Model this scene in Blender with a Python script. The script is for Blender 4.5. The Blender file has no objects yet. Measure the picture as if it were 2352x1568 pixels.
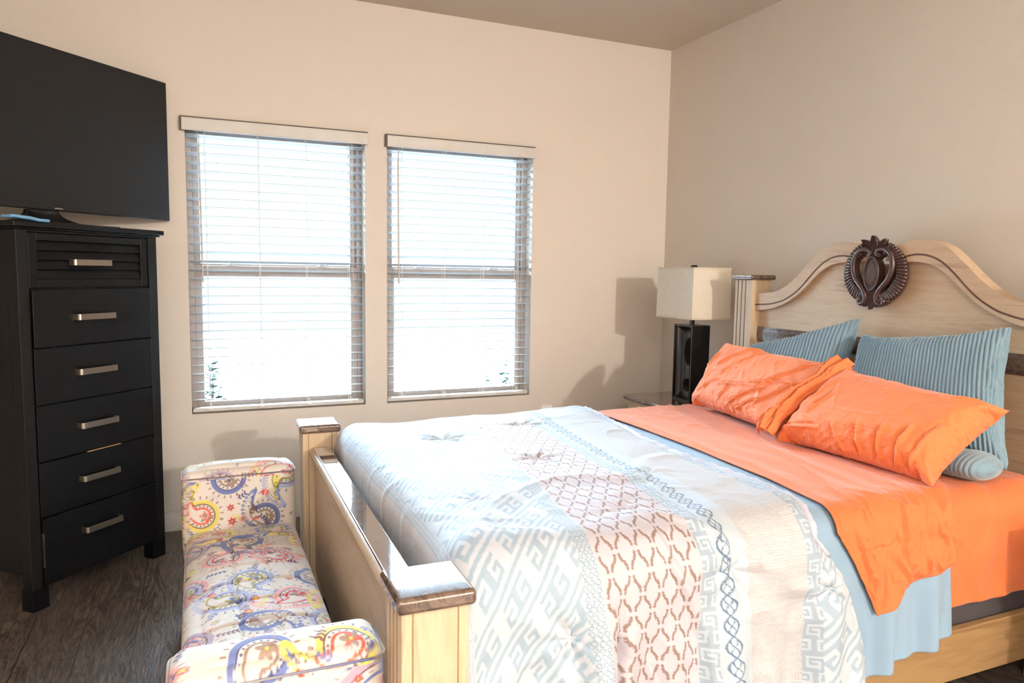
import bpy, bmesh, math, random
import numpy as np
from mathutils import Matrix, Vector

scene = bpy.context.scene
COL = scene.collection
rng = np.random.default_rng(7)

# ------------------------------------------------------------------ camera
CAM = (-2.794488, -3.992912, 1.331024)
YAW, PITCH, ROLL, FPX = 0.407949604, 0.0940272908, 0.0146581386, 1678.26812
fw = Vector((math.sin(YAW) * math.cos(PITCH), math.cos(YAW) * math.cos(PITCH), -math.sin(PITCH)))
rt = Vector((math.cos(YAW), -math.sin(YAW), 0))
up = rt.cross(fw)
r2 = rt * math.cos(ROLL) + up * math.sin(ROLL)
u2 = -rt * math.sin(ROLL) + up * math.cos(ROLL)
cam_data = bpy.data.cameras.new('camera')
cam = bpy.data.objects.new('camera', cam_data)
COL.objects.link(cam)
cam_data.sensor_width = 36.0
cam_data.lens = FPX / 2352 * 36.0
cam_data.clip_start = 0.05
M = Matrix((r2, u2, -fw)).transposed().to_4x4()
M.translation = Vector(CAM)
cam.matrix_world = M
scene.camera = cam

# ------------------------------------------------------------------ colour management, world, lights
scene.view_settings.view_transform = 'Standard'
scene.view_settings.look = 'None'
scene.view_settings.exposure = 0.0
scene.view_settings.gamma = 1.0
scene.view_settings.use_curve_mapping = False

world = bpy.data.worlds.new('daylight')
scene.world = world
world.use_nodes = True
wn = world.node_tree
bg = wn.nodes['Background']
bg.inputs['Color'].default_value = (0.66, 0.84, 1.0, 1)
# hazy sky: modest at the horizon, far brighter higher up
_tc = wn.nodes.new('ShaderNodeTexCoord')
_sx = wn.nodes.new('ShaderNodeSeparateXYZ')
_mr = wn.nodes.new('ShaderNodeMapRange')
wn.links.new(_tc.outputs['Generated'], _sx.inputs[0])
wn.links.new(_sx.outputs['Z'], _mr.inputs['Value'])
_mr.inputs['From Min'].default_value = 0.17
_mr.inputs['From Max'].default_value = 0.45
_mr.inputs['To Min'].default_value = 2.0
_mr.inputs['To Max'].default_value = 345.0
wn.links.new(_mr.outputs['Result'], bg.inputs['Strength'])


def light(name, kind, loc, energy, color, **kw):
    d = bpy.data.lights.new(name, kind)
    d.energy = energy
    d.color = color
    for k, v in kw.items():
        if k != 'rot':
            setattr(d, k, v)
    o = bpy.data.objects.new(name, d)
    o.location = loc
    if 'rot' in kw:
        o.rotation_euler = kw['rot']
    COL.objects.link(o)
    return o


light('key_light', 'POINT', (-0.60, -7.4, 2.30), 540, (1.0, 0.955, 0.88), shadow_soft_size=0.085)  # unseen key light inferred from the table lamp's shadow; no floor lamp built
light('ceiling_fill', 'AREA', (-2.9, -5.6, 2.66), 130, (1.0, 0.96, 0.90), shape='DISK', size=1.2)  # added soft fill under the ceiling, with no fixture there
light('sun', 'SUN', (0, 3, 6), 14.0, (1.0, 0.97, 0.92), angle=0.01, rot=(math.radians(24), math.radians(6), 0))
for nm, x in (('daylight_portal', -2.388), ('daylight_portal', -1.388)):
    p = light(nm, 'AREA', (x, 0.17, 1.325), 1, (1, 1, 1), shape='RECTANGLE', size=0.88, size_y=1.47,
              rot=(math.radians(-90), 0, 0))
    p.data.cycles.is_portal = True


# ------------------------------------------------------------------ small helpers
def srgb(r, g, b):
    def f(c):
        c = c / 255.0
        return c / 12.92 if c <= 0.04045 else ((c + 0.055) / 1.055) ** 2.4
    return (f(r), f(g), f(b))


def tag(o, label=None, cat=None, group=None, kind=None):
    if label: o['label'] = label
    if cat: o['category'] = cat
    if group: o['group'] = group
    if kind: o['kind'] = kind
    return o


def empty(name, loc=(0, 0, 0), rz=0.0, parent=None):
    o = bpy.data.objects.new(name, None)
    o.location = loc
    o.rotation_euler = (0, 0, rz)
    o.empty_display_size = 0.1
    COL.objects.link(o)
    if parent: o.parent = parent
    return o


def mesh_obj(name, verts, faces, mat, parent=None, smooth=False, bevel=0.0, seg=2, colors=None, subsurf=0):
    me = bpy.data.meshes.new(name)
    v = np.asarray(verts, dtype=np.float64)
    me.from_pydata([tuple(p) for p in v] if len(v) < 20000 else v.tolist(), [], faces if isinstance(faces, list) else faces.tolist())
    me.update()
    if colors is not None:
        ca = me.color_attributes.new('pattern', 'FLOAT_COLOR', 'POINT')
        c4 = np.ones((len(v), 4), dtype=np.float32)
        c4[:, :3] = colors
        ca.data.foreach_set('color', c4.ravel())
    if smooth:
        me.polygons.foreach_set('use_smooth', [True] * len(me.polygons))
    o = bpy.data.objects.new(name, me)
    COL.objects.link(o)
    if mat: me.materials.append(mat)
    if parent: o.parent = parent
    if bevel > 0:
        b = o.modifiers.new('bevel', 'BEVEL')
        b.width = bevel
        b.segments = seg
        b.limit_method = 'ANGLE'
        b.angle_limit = math.radians(40)
        me.polygons.foreach_set('use_smooth', [True] * len(me.polygons))
        b.harden_normals = True
    if subsurf:
        s = o.modifiers.new('sub', 'SUBSURF')
        s.levels = s.render_levels = subsurf
    return o


class MB:
    def __init__(self):
        self.v, self.f = [], []

    def box(self, x0, x1, y0, y1, z0, z1):
        n = len(self.v)
        self.v += [(x0, y0, z0), (x1, y0, z0), (x1, y1, z0), (x0, y1, z0), (x0, y0, z1), (x1, y0, z1), (x1, y1, z1), (x0, y1, z1)]
        for q in ((0, 3, 2, 1), (4, 5, 6, 7), (0, 1, 5, 4), (1, 2, 6, 5), (2, 3, 7, 6), (3, 0, 4, 7)):
            self.f.append(tuple(n + i for i in q))
        return self

    def tube(self, pts, r, n=8, closed=False, cap=True, sy=1.0, up=(0, 0, 1)):
        pts = [Vector(p) for p in pts]
        N = len(pts)
        rr = r if hasattr(r, '__len__') else [r] * N
        base = len(self.v)
        upv = Vector(up)
        for i, p in enumerate(pts):
            a = pts[(i - 1) % N] if (closed or i > 0) else p
            b = pts[(i + 1) % N] if (closed or i < N - 1) else p
            t = (b - a).normalized()
            s = t.cross(upv)
            if s.length < 1e-4: s = t.cross(Vector((1, 0, 0.01)))
            s.normalize()
            w = s.cross(t).normalized()
            for k in range(n):
                an = 2 * math.pi * k / n
                self.v.append(tuple(p + s * math.cos(an) * rr[i] + w * math.sin(an) * rr[i] * sy))
        m = N if closed else N - 1
        for i in range(m):
            for k in range(n):
                a = base + i * n + k
                b = base + i * n + (k + 1) % n
                c = base + ((i + 1) % N) * n + (k + 1) % n
                d = base + ((i + 1) % N) * n + k
                self.f.append((a, b, c, d))
        if cap and not closed:
            self.f.append(tuple(base + k for k in range(n))[::-1])
            self.f.append(tuple(base + (N - 1) * n + k for k in range(n)))
        return self

    def prism(self, poly, axis, a0, a1):
        """poly: list of 2D points; extruded along axis (0,1,2) from a0 to a1."""
        n = len(self.v)
        m = len(poly)
        for a in (a0, a1):
            for p in poly:
                q = list(p)
                q.insert(axis, a)
                self.v.append(tuple(q))
        self.f.append(tuple(n + i for i in range(m)))
        self.f.append(tuple(n + m + i for i in range(m))[::-1])
        for i in range(m):
            j = (i + 1) % m
            self.f.append((n + j, n + i, n + m + i, n + m + j))
        return self

    def ellipsoid(self, c, r, nu=20, nv=12, rot=None):
        n = len(self.v)
        for i in range(nv + 1):
            th = math.pi * i / nv
            for k in range(nu):
                ph = 2 * math.pi * k / nu
                p = Vector((r[0] * math.sin(th) * math.cos(ph), r[1] * math.sin(th) * math.sin(ph), r[2] * math.cos(th)))
                if rot: p = rot @ p
                self.v.append(tuple(Vector(c) + p))
        for i in range(nv):
            for k in range(nu):
                a = n + i * nu + k
                b = n + i * nu + (k + 1) % nu
                self.f.append((a, a + nu, b + nu, b))
        return self

    def grid(self, P):
        n = len(self.v)
        h, w = P.shape[:2]
        self.v += [tuple(q) for q in P.reshape(-1, 3)]
        for i in range(h - 1):
            for j in range(w - 1):
                a = n + i * w + j
                self.f.append((a, a + 1, a + w + 1, a + w))
        return self

    def fixn(self):
        self.recalc = True
        return self

    def build(self, name, mat, parent=None, bevel=0.0, seg=2, smooth=False, subsurf=0):
        o = mesh_obj(name, self.v, self.f, mat, parent, smooth, bevel, seg, subsurf=subsurf)
        bm = bmesh.new()
        bm.from_mesh(o.data)
        bmesh.ops.recalc_face_normals(bm, faces=bm.faces)
        bm.to_mesh(o.data)
        bm.free()
        return o


def box(name, x0, x1, y0, y1, z0, z1, mat, parent=None, bevel=0.0, seg=2):
    return MB().box(x0, x1, y0, y1, z0, z1).build(name, mat, parent, bevel, seg)


# ------------------------------------------------------------------ materials
class NT:
    def __init__(self, name):
        self.m = bpy.data.materials.new(name)
        self.m.use_nodes = True
        self.t = self.m.node_tree
        self.b = self.t.nodes['Principled BSDF']

    def n(self, typ, **kw):
        nd = self.t.nodes.new(typ)
        for k, v in kw.items():
            if k.startswith('i_'):
                key = k[2:].replace('_', ' ')
                nd.inputs[key].default_value = v
            else:
                setattr(nd, k, v)
        return nd

    def l(self, a, b):
        self.t.links.new(a, b)

    def coords(self, scale=(1, 1, 1), kind='Object', rot=(0, 0, 0)):
        tc = self.n('ShaderNodeTexCoord')
        mp = self.n('ShaderNodeMapping')
        mp.inputs['Scale'].default_value = scale
        mp.inputs['Rotation'].default_value = rot
        self.l(tc.outputs[kind], mp.inputs['Vector'])
        return mp.outputs['Vector']

    def noise(self, vec, scale, detail=4, rough=0.55, dist=0.0):
        nd = self.n('ShaderNodeTexNoise')
        nd.inputs['Scale'].default_value = scale
        nd.inputs['Detail'].default_value = detail
        nd.inputs['Roughness'].default_value = rough
        nd.inputs['Distortion'].default_value = dist
        self.l(vec, nd.inputs['Vector'])
        return nd.outputs['Fac']

    def ramp(self, fac, stops):
        nd = self.n('ShaderNodeValToRGB')
        cr = nd.color_ramp
        while len(cr.elements) < len(stops): cr.elements.new(0.5)
        for e, (p, c) in zip(cr.elements, stops):
            e.position = p
            e.color = (*c, 1) if len(c) == 3 else c
        self.l(fac, nd.inputs['Fac'])
        return nd.outputs['Color']

    def bump(self, h, strength=0.2, dist=0.01, normal=None):
        nd = self.n('ShaderNodeBump')
        nd.inputs['Strength'].default_value = strength
        nd.inputs['Distance'].default_value = dist
        self.l(h, nd.inputs['Height'])
        if normal is not None: self.l(normal, nd.inputs['Normal'])
        return nd.outputs['Normal']

    def mix(self, fac, a, b, mode='MIX'):
        nd = self.n('ShaderNodeMix', data_type='RGBA', blend_type=mode)
        for s, v in ((0, fac), (6, a), (7, b)):
            if isinstance(v, (int, float)): nd.inputs[s].default_value = v
            elif isinstance(v, tuple): nd.inputs[s].default_value = (*v, 1)
            else: self.l(v, nd.inputs[s])
        return nd.outputs[2]

    def math(self, op, a, b=0.0, c=0.0):
        nd = self.n('ShaderNodeMath', operation=op)
        for i, v in enumerate((a, b, c)):
            if isinstance(v, (int, float)): nd.inputs[i].default_value = v
            else: self.l(v, nd.inputs[i])
        return nd.outputs[0]

    def set(self, **kw):
        for k, v in kw.items():
            key = k.replace('_', ' ')
            s = self.b.inputs[key]
            if isinstance(v, (int, float)): s.default_value = v
            elif isinstance(v, tuple): s.default_value = (*v, 1) if len(v) == 3 else v
            else: self.l(v, s)
        return self


def simple(name, col, rough=0.5, metal=0.0, var=0.06, nscale=8, bump=0.0, bscale=60, bdist=0.002, **kw):
    t = NT(name)
    vec = t.coords()
    f = t.noise(vec, nscale, 4)
    dark = tuple(c * (1 - var) for c in col)
    lite = tuple(min(1, c * (1 + var)) for c in col)
    t.set(Base_Color=t.ramp(f, [(0.3, dark), (0.7, lite)]), Roughness=rough, Metallic=metal)
    if bump:
        t.set(Normal=t.bump(t.noise(vec, bscale, 3), bump, bdist))
    t.set(**kw)
    return t.m


def wood(name, a, b, c, axis=2, rough=0.42, scale=1.0, coat=0.15):
    t = NT(name)
    sc = [9.0 * scale] * 3
    sc[axis] = 0.9 * scale
    vec = t.coords(tuple(sc))
    f = t.noise(vec, 3.0, 6, 0.6, 0.9)
    sc2 = [90.0 * scale] * 3
    sc2[axis] = 3.0 * scale
    g = t.noise(t.coords(tuple(sc2)), 2.0, 5, 0.7, 0.2)
    blot = t.noise(t.coords((3, 3, 3)), 2.2, 3, 0.5)
    base = t.ramp(f, [(0.28, c), (0.45, a), (0.62, b), (0.8, a)])
    base = t.mix(t.math('MULTIPLY', g, 0.35), base, c)
    base = t.mix(t.math('MULTIPLY', blot, 0.3), base, b)
    t.set(Base_Color=base, Roughness=rough, Coat_Weight=coat, Coat_Roughness=0.25)
    t.set(Normal=t.bump(g, 0.12, 0.002))
    return t.m


MAT = {}
# walls / ceiling
def wallmat(name, col, s=0.25):
    t = NT(name)
    vec = t.coords()
    f = t.noise(vec, 1.2, 3)
    t.set(Base_Color=t.ramp(f, [(0.3, tuple(c * 0.975 for c in col)), (0.7, col)]), Roughness=0.62)
    h = t.noise(vec, 55, 4, 0.6)
    t.set(Normal=t.bump(h, s, 0.004))
    return t.m


MAT['wall'] = wallmat('wall_paint', srgb(222, 212, 201))
MAT['ceil'] = wallmat('ceiling_paint', srgb(208, 196, 180), 0.35)
MAT['trim'] = simple('trim_paint', srgb(205, 198, 190), 0.4)
MAT['jamb'] = simple('jamb_paint', srgb(205, 196, 186), 0.6)
MAT['vinyl'] = simple('window_vinyl', srgb(150, 138, 132), 0.45)
MAT['blind'] = simple('blind_white', srgb(182, 187, 192), 0.45)
MAT['valance'] = simple('valance_white', srgb(212, 208, 202), 0.45)
MAT['cord'] = simple('cord_white', srgb(232, 226, 214), 0.7)
MAT['wand'] = simple('tilt_wand_wood', srgb(205, 192, 182), 0.5)
MAT['valance_shade'] = simple('valance_gap_shadow', srgb(92, 80, 74), 0.6)  # dark taupe that paints the gap shadow at the valances
MAT['plate'] = simple('wall_plate', srgb(248, 249, 252), 0.35)
MAT['black_wood'] = simple('black_wood', (0.0026, 0.0028, 0.0036), 0.38, Specular_IOR_Level=0.32, var=0.3, nscale=20, bump=0.08, bscale=160, bdist=0.001)
MAT['black_side'] = simple('black_wood_side', (0.0040, 0.0037, 0.0036), 0.5, Specular_IOR_Level=0.35, var=0.3, nscale=20)
MAT['nickel'] = simple('brushed_nickel', srgb(186, 178, 164), 0.3, 1.0)
MAT['rawwood'] = simple('raw_drawer_wood', srgb(176, 140, 100), 0.6)
MAT['tvbody'] = simple('tv_plastic', (0.008, 0.008, 0.009), 0.35)
MAT['screen'] = simple('tv_screen', (0.0115, 0.0112, 0.0118), 0.42, var=0.02, Specular_IOR_Level=0.35)
MAT['logo'] = simple('logo_silver', (0.75, 0.75, 0.78), 0.4, 0.2)
MAT['bluecloth'] = simple('blue_cloth', srgb(112, 160, 200), 0.8)
MAT['maple'] = wood('pale_maple', srgb(214, 194, 166), srgb(200, 176, 146), srgb(178, 150, 120), 2)
MAT['maple_h'] = wood('pale_maple_wide', srgb(206, 180, 150), srgb(192, 164, 134), srgb(162, 132, 106), 1)
MAT['maple_x'] = wood('pale_maple_rail', srgb(164, 132, 92), srgb(148, 116, 78), srgb(122, 92, 60), 0)
MAT['groove'] = simple('groove_stain', srgb(96, 62, 48), 0.5)
MAT['shade'] = simple('lampshade_linen', srgb(226, 218, 202), 0.85, var=0.03, nscale=30, bump=0.15, bscale=400, bdist=0.0006)
MAT['shadetrim'] = simple('lampshade_trim', srgb(214, 202, 182), 0.85)
MAT['lampblack'] = simple('lamp_black', (0.0075, 0.0068, 0.0066), 0.28, Coat_Weight=0.4, Coat_Roughness=0.2)
MAT['carved'] = simple('carved_dark_wood', srgb(66, 42, 38), 0.33, var=0.35, nscale=40, Coat_Weight=0.5, Coat_Roughness=0.22)
MAT['mattress'] = simple('mattress_fabric', srgb(225, 222, 215), 0.9)
MAT['spring'] = simple('box_spring_fabric', srgb(62, 57, 60), 0.9, bump=0.2, bscale=200)
MAT['socket'] = simple('dark_slot', (0.02, 0.02, 0.02), 0.6)
MAT['stem'] = simple('shrub_stem', (0.005, 0.010, 0.007), 0.7)
MAT['leaf'] = simple('shrub_leaf', (0.0022, 0.0095, 0.0065), 0.6, var=0.6, nscale=9, Specular_IOR_Level=0.1)


def marble():
    t = NT('brown_marble')
    vec = t.coords()
    v = t.n('ShaderNodeTexVoronoi')
    v.inputs['Scale'].default_value = 55
    t.l(vec, v.inputs['Vector'])
    n1 = t.noise(vec, 28, 8, 0.7, 1.2)
    n2 = t.noise(vec, 9, 5, 0.6, 1.5)
    c = t.ramp(n1, [(0.32, srgb(34, 24, 22)), (0.46, srgb(78, 58, 50)), (0.56, srgb(120, 98, 84)), (0.66, srgb(62, 44, 40))])
    c = t.mix(t.math('MULTIPLY', v.outputs['Distance'], 0.5), c, srgb(150, 126, 108))
    c = t.mix(t.math('MULTIPLY', n2, 0.55), c, srgb(58, 42, 38))
    t.set(Base_Color=c, Roughness=0.06, Specular_IOR_Level=0.75, Coat_Weight=1.0, Coat_Roughness=0.03)
    return t.m


MAT['marble'] = marble()


def floor_mat():
    t = NT('vinyl_plank_floor')
    vec = t.coords((1, 1, 1), rot=(0, 0, math.radians(90)))
    br = t.n('ShaderNodeTexBrick')
    br.inputs['Scale'].default_value = 1.0
    br.inputs['Brick Width'].default_value = 1.22
    br.inputs['Row Height'].default_value = 0.178
    br.inputs['Mortar Size'].default_value = 0.0016
    br.inputs['Mortar Smooth'].default_value = 0.2
    br.inputs['Bias'].default_value = 0.0
    br.inputs['Color1'].default_value = (0.25, 0.25, 0.25, 1)
    br.inputs['Color2'].default_value = (0.95, 0.95, 0.95, 1)
    br.inputs['Mortar'].default_value = (0, 0, 0, 1)
    br.offset = 0.37
    t.l(vec, br.inputs['Vector'])
    sep = t.n('ShaderNodeSeparateColor')
    t.l(br.outputs['Color'], sep.inputs[0])
    tone = sep.outputs[0]
    # grain, shifted per plank
    mp = t.n('ShaderNodeMapping')
    tc = t.n('ShaderNodeTexCoord')
    mp.inputs['Scale'].default_value = (9, 1.1, 9)
    t.l(tc.outputs['Object'], mp.inputs['Vector'])
    off = t.n('ShaderNodeVectorMath', operation='ADD')
    t.l(mp.outputs['Vector'], off.inputs[0])
    cmb = t.n('ShaderNodeCombineXYZ')
    t.l(t.math('MULTIPLY', tone, 17.0), cmb.inputs[2])
    t.l(cmb.outputs[0], off.inputs[1])
    n1 = t.noise(off.outputs[0], 1.0, 6, 0.62, 1.6)
    rings = t.math('SINE', t.math('MULTIPLY', n1, 62.0))
    n2 = t.noise(off.outputs[0], 9.0, 6, 0.7, 0.3)
    c = t.ramp(n2, [(0.3, srgb(52, 45, 41)), (0.5, srgb(98, 86, 77)), (0.72, srgb(136, 121, 108))])
    c = t.mix(t.math('MULTIPLY', t.math('MAXIMUM', rings, 0.0), 0.72), c, srgb(34, 29, 27))
    c = t.mix(t.math('MULTIPLY', tone, 0.30), c, srgb(92, 80, 70))
    c = t.mix(t.math('SUBTRACT', 1.0, t.math('GREATER_THAN', tone, 0.02)), c, srgb(22, 18, 16))
    t.set(Base_Color=c, Roughness=0.42)
    t.set(Normal=t.bump(t.math('MULTIPLY', t.math('ADD', n2, rings), 0.3), 0.18, 0.003))
    return t.m


MAT['floor'] = floor_mat()


def grass_mat():
    t = NT('lawn')
    vec = t.coords()
    f = t.noise(vec, 30, 8, 0.75)
    g = t.noise(vec, 2.0, 4, 0.6)
    c = t.ramp(f, [(0.40, (0.002, 0.0055, 0.0045)), (0.45, (0.008, 0.0125, 0.010)), (0.50, (0.017, 0.019, 0.016))])
    c = t.mix(t.math('MULTIPLY', g, 0.5), c, (0.018, 0.0195, 0.018))
    t.set(Base_Color=c, Roughness=0.9)
    t.set(Normal=t.bump(f, 0.6, 0.05))
    return t.m


def glass_mat():
    t = NT('window_glass')
    tr = t.n('ShaderNodeBsdfTransparent')
    tr.inputs['Color'].default_value = (0.94, 0.97, 0.98, 1)
    gl = t.n('ShaderNodeBsdfGlossy')
    gl.inputs['Roughness'].default_value = 0.0
    lw = t.n('ShaderNodeFresnel')
    lw.inputs['IOR'].default_value = 1.45
    mx = t.n('ShaderNodeMixShader')
    t.l(lw.outputs[0], mx.inputs[0])
    t.l(tr.outputs[0], mx.inputs[1])
    t.l(gl.outputs[0], mx.inputs[2])
    t.l(mx.outputs[0], t.t.nodes['Material Output'].inputs['Surface'])
    return t.m


def cloth(name, col, rough=0.85, crease=0.35, cscale=7, weave=900, sheen=0.2, patt=False, var=0.04, cdist=0.012):
    t = NT(name)
    vec = t.coords()
    if patt:
        at = t.n('ShaderNodeVertexColor', layer_name='pattern')
        base = at.outputs['Color']
    else:
        f = t.noise(vec, 3, 3)
        base = t.ramp(f, [(0.3, tuple(c * (1 - var) for c in col)), (0.7, tuple(min(1, c * (1 + var)) for c in col))])
    t.set(Base_Color=base, Roughness=rough, Sheen_Weight=sheen, Sheen_Roughness=0.5)
    a = t.noise(vec, cscale, 5, 0.55, 1.4)
    rid = t.math('ABSOLUTE', t.math('SUBTRACT', a, 0.5))
    rid = t.math('SUBTRACT', 1.0, t.math('MULTIPLY', rid, 6.0))
    rid = t.math('MAXIMUM', rid, 0.0)
    b = t.noise(vec, weave, 2)
    n1 = t.bump(rid, crease, cdist)
    t.set(Normal=t.bump(b, 0.12, 0.0006, n1))
    return t.m


MAT['grass'] = grass_mat()
MAT['glass'] = glass_mat()
MAT['orange'] = cloth('orange_cotton', srgb(212, 108, 54), 0.75, 0.16, 5, cdist=0.006)
MAT['orange_pillow'] = cloth('orange_pillow_cotton', srgb(226, 120, 66), 0.72, 0.28, 8, cdist=0.008)
MAT['blanket'] = cloth('light_blue_cotton', srgb(134, 160, 182), 0.85, 0.1, 4, cdist=0.006)
MAT['cord_blue'] = cloth('blue_corduroy', srgb(118, 146, 162), 0.8, 0.05, 6, sheen=0.5, var=0.12)
MAT['comforter'] = cloth('comforter_print', None, 0.7, 0.16, 5, patt=True, sheen=0.15, cdist=0.006)
MAT['hem'] = cloth('comforter_hem', srgb(188, 188, 200), 0.7, 0.2, 30, var=0.2)
MAT['bench'] = cloth('paisley_fabric', None, 0.85, 0.0, 5, patt=True)


# ------------------------------------------------------------------ room shell
XL, YB, H, WT = -3.85, -8.2, 2.74, 0.16
WIN = [(-2.8295, -1.9465), (-1.8261, -0.9491)]
ZB, ZT = 0.5907, 2.062


def grid_wall(name, xs, zs, holes, y0, y1, mat):
    m = MB()
    for i in range(len(xs) - 1):
        for j in range(len(zs) - 1):
            if (i, j) in holes: continue
            m.box(xs[i], xs[i + 1], y0, y1, zs[j], zs[j + 1])
    o = m.build(name, mat)
    bm = bmesh.new()
    bm.from_mesh(o.data)
    bmesh.ops.remove_doubles(bm, verts=bm.verts, dist=1e-5)
    seen = {}
    for f in list(bm.faces):
        key = tuple(sorted(v.index for v in f.verts))
        seen.setdefault(key, []).append(f)
    dead = [f for fs in seen.values() if len(fs) > 1 for f in fs]
    bmesh.ops.delete(bm, geom=dead, context='FACES')
    bmesh.ops.recalc_face_normals(bm, faces=bm.faces)
    bm.to_mesh(o.data)
    bm.free()
    tag(o, kind='structure')
    return o


grid_wall('wall_window', [XL - WT, WIN[0][0], WIN[0][1], WIN[1][0], WIN[1][1], WT], [0, ZB, ZT, H], {(1, 1), (3, 1)}, 0, WT, MAT['wall'])
tag(box('wall_headboard', 0, WT, YB, 0, 0, H, MAT['wall']), kind='structure')
tag(box('wall_left', XL - WT, XL, YB, 0, 0, H, MAT['wall']), kind='structure')
tag(box('wall_back', XL - WT, WT, YB - WT, YB, 0, H, MAT['wall']), kind='structure')
tag(box('floor', XL - WT, WT, YB - WT, WT, -0.12, 0, MAT['floor']), kind='structure')
tag(box('ceiling', XL - WT, WT, YB - WT, WT, H, H + 0.12, MAT['ceil']), kind='structure')
BP = [(0, 0), (0.016, 0), (0.016, 0.062), (0.012, 0.068), (0.012, 0.078), (0.008, 0.084), (0.006, 0.098), (0.0, 0.102)]
m = MB().prism([(-d, z) for d, z in BP], 0, XL, 0)
tag(m.build('baseboard_window', MAT['trim'], bevel=0.0015), kind='structure')
m = MB().prism([(-d, z) for d, z in BP], 1, YB, -0.016)
tag(m.build('baseboard_headboard', MAT['trim'], bevel=0.0015), kind='structure')
m = MB().prism([(XL + d, z) for d, z in BP], 1, YB, -0.016)
tag(m.build('baseboard_left', MAT['trim'], bevel=0.0015), kind='structure')


def ring(m, x0, x1, z0, z1, w, y0, y1, wt=None, wb=None):
    wt = wt or w
    wb = wb or w
    m.box(x0, x0 + w, y0, y1, z0, z1)
    m.box(x1 - w, x1, y0, y1, z0, z1)
    m.box(x0 + w, x1 - w, y0, y1, z1 - wt, z1)
    m.box(x0 + w, x1 - w, y0, y1, z0, z0 + wb)


def make_window(n, x0, x1):
    root = empty('window_%d' % n, ((x0 + x1) / 2, 0.09, ZB))
    tag(root, kind='structure')
    cx = (x0 + x1) / 2
    def sub(m, nm, mat, bev=0.0015):
        m.v = [(a - cx, b - 0.09, c - ZB) for a, b, c in m.v]
        return m.build(nm, mat, root, bevel=bev)
    m = MB(); ring(m, x0, x1, ZB, ZT, 0.028, 0.085, 0.155); sub(m, 'window_frame', MAT['vinyl'])
    m = MB(); ring(m, x0 + 0.028, x1 - 0.028, 1.318, ZT - 0.028, 0.030, 0.122, 0.145, wb=0.036); sub(m, 'upper_sash', MAT['vinyl'])
    m = MB(); ring(m, x0 + 0.028, x1 - 0.028, ZB + 0.012, 1.345, 0.034, 0.09, 0.118, wt=0.055, wb=0.036)
    m.box(x0 + 0.10, x1 - 0.10, 0.086, 0.0905, 1.303, 1.307)
    for k in range(4):
        xx = x0 + 0.22 + k * 0.15
        m.box(xx, xx + 0.004, 0.087, 0.091, 1.30, 1.335)
    sub(m, 'lower_sash', MAT['vinyl'])
    sub(MB().box(x0 + 0.05, x1 - 0.05, 0.131, 0.135, 1.34, ZT - 0.05), 'glass_pane', MAT['glass'], 0)
    sub(MB().box(x0 + 0.055, x1 - 0.055, 0.102, 0.106, ZB + 0.04, 1.30), 'glass_pane', MAT['glass'], 0)
    for q in (0.24, 0.76):
        xx = x0 + (x1 - x0) * q
        m = MB().box(xx - 0.028, xx + 0.028, 0.094, 0.116, 1.345, 1.349)
        m.ellipsoid((xx, 0.105, 1.349), (0.020, 0.010, 0.012), 16, 8)
        m.tube([(xx, 0.10, 1.354), (xx + 0.03, 0.098, 1.356)], 0.004, 6)
        sub(m, 'sash_lock', MAT['blind'])
    return root


for k, (a, b) in enumerate(WIN): make_window(k + 1, a, b)


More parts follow.
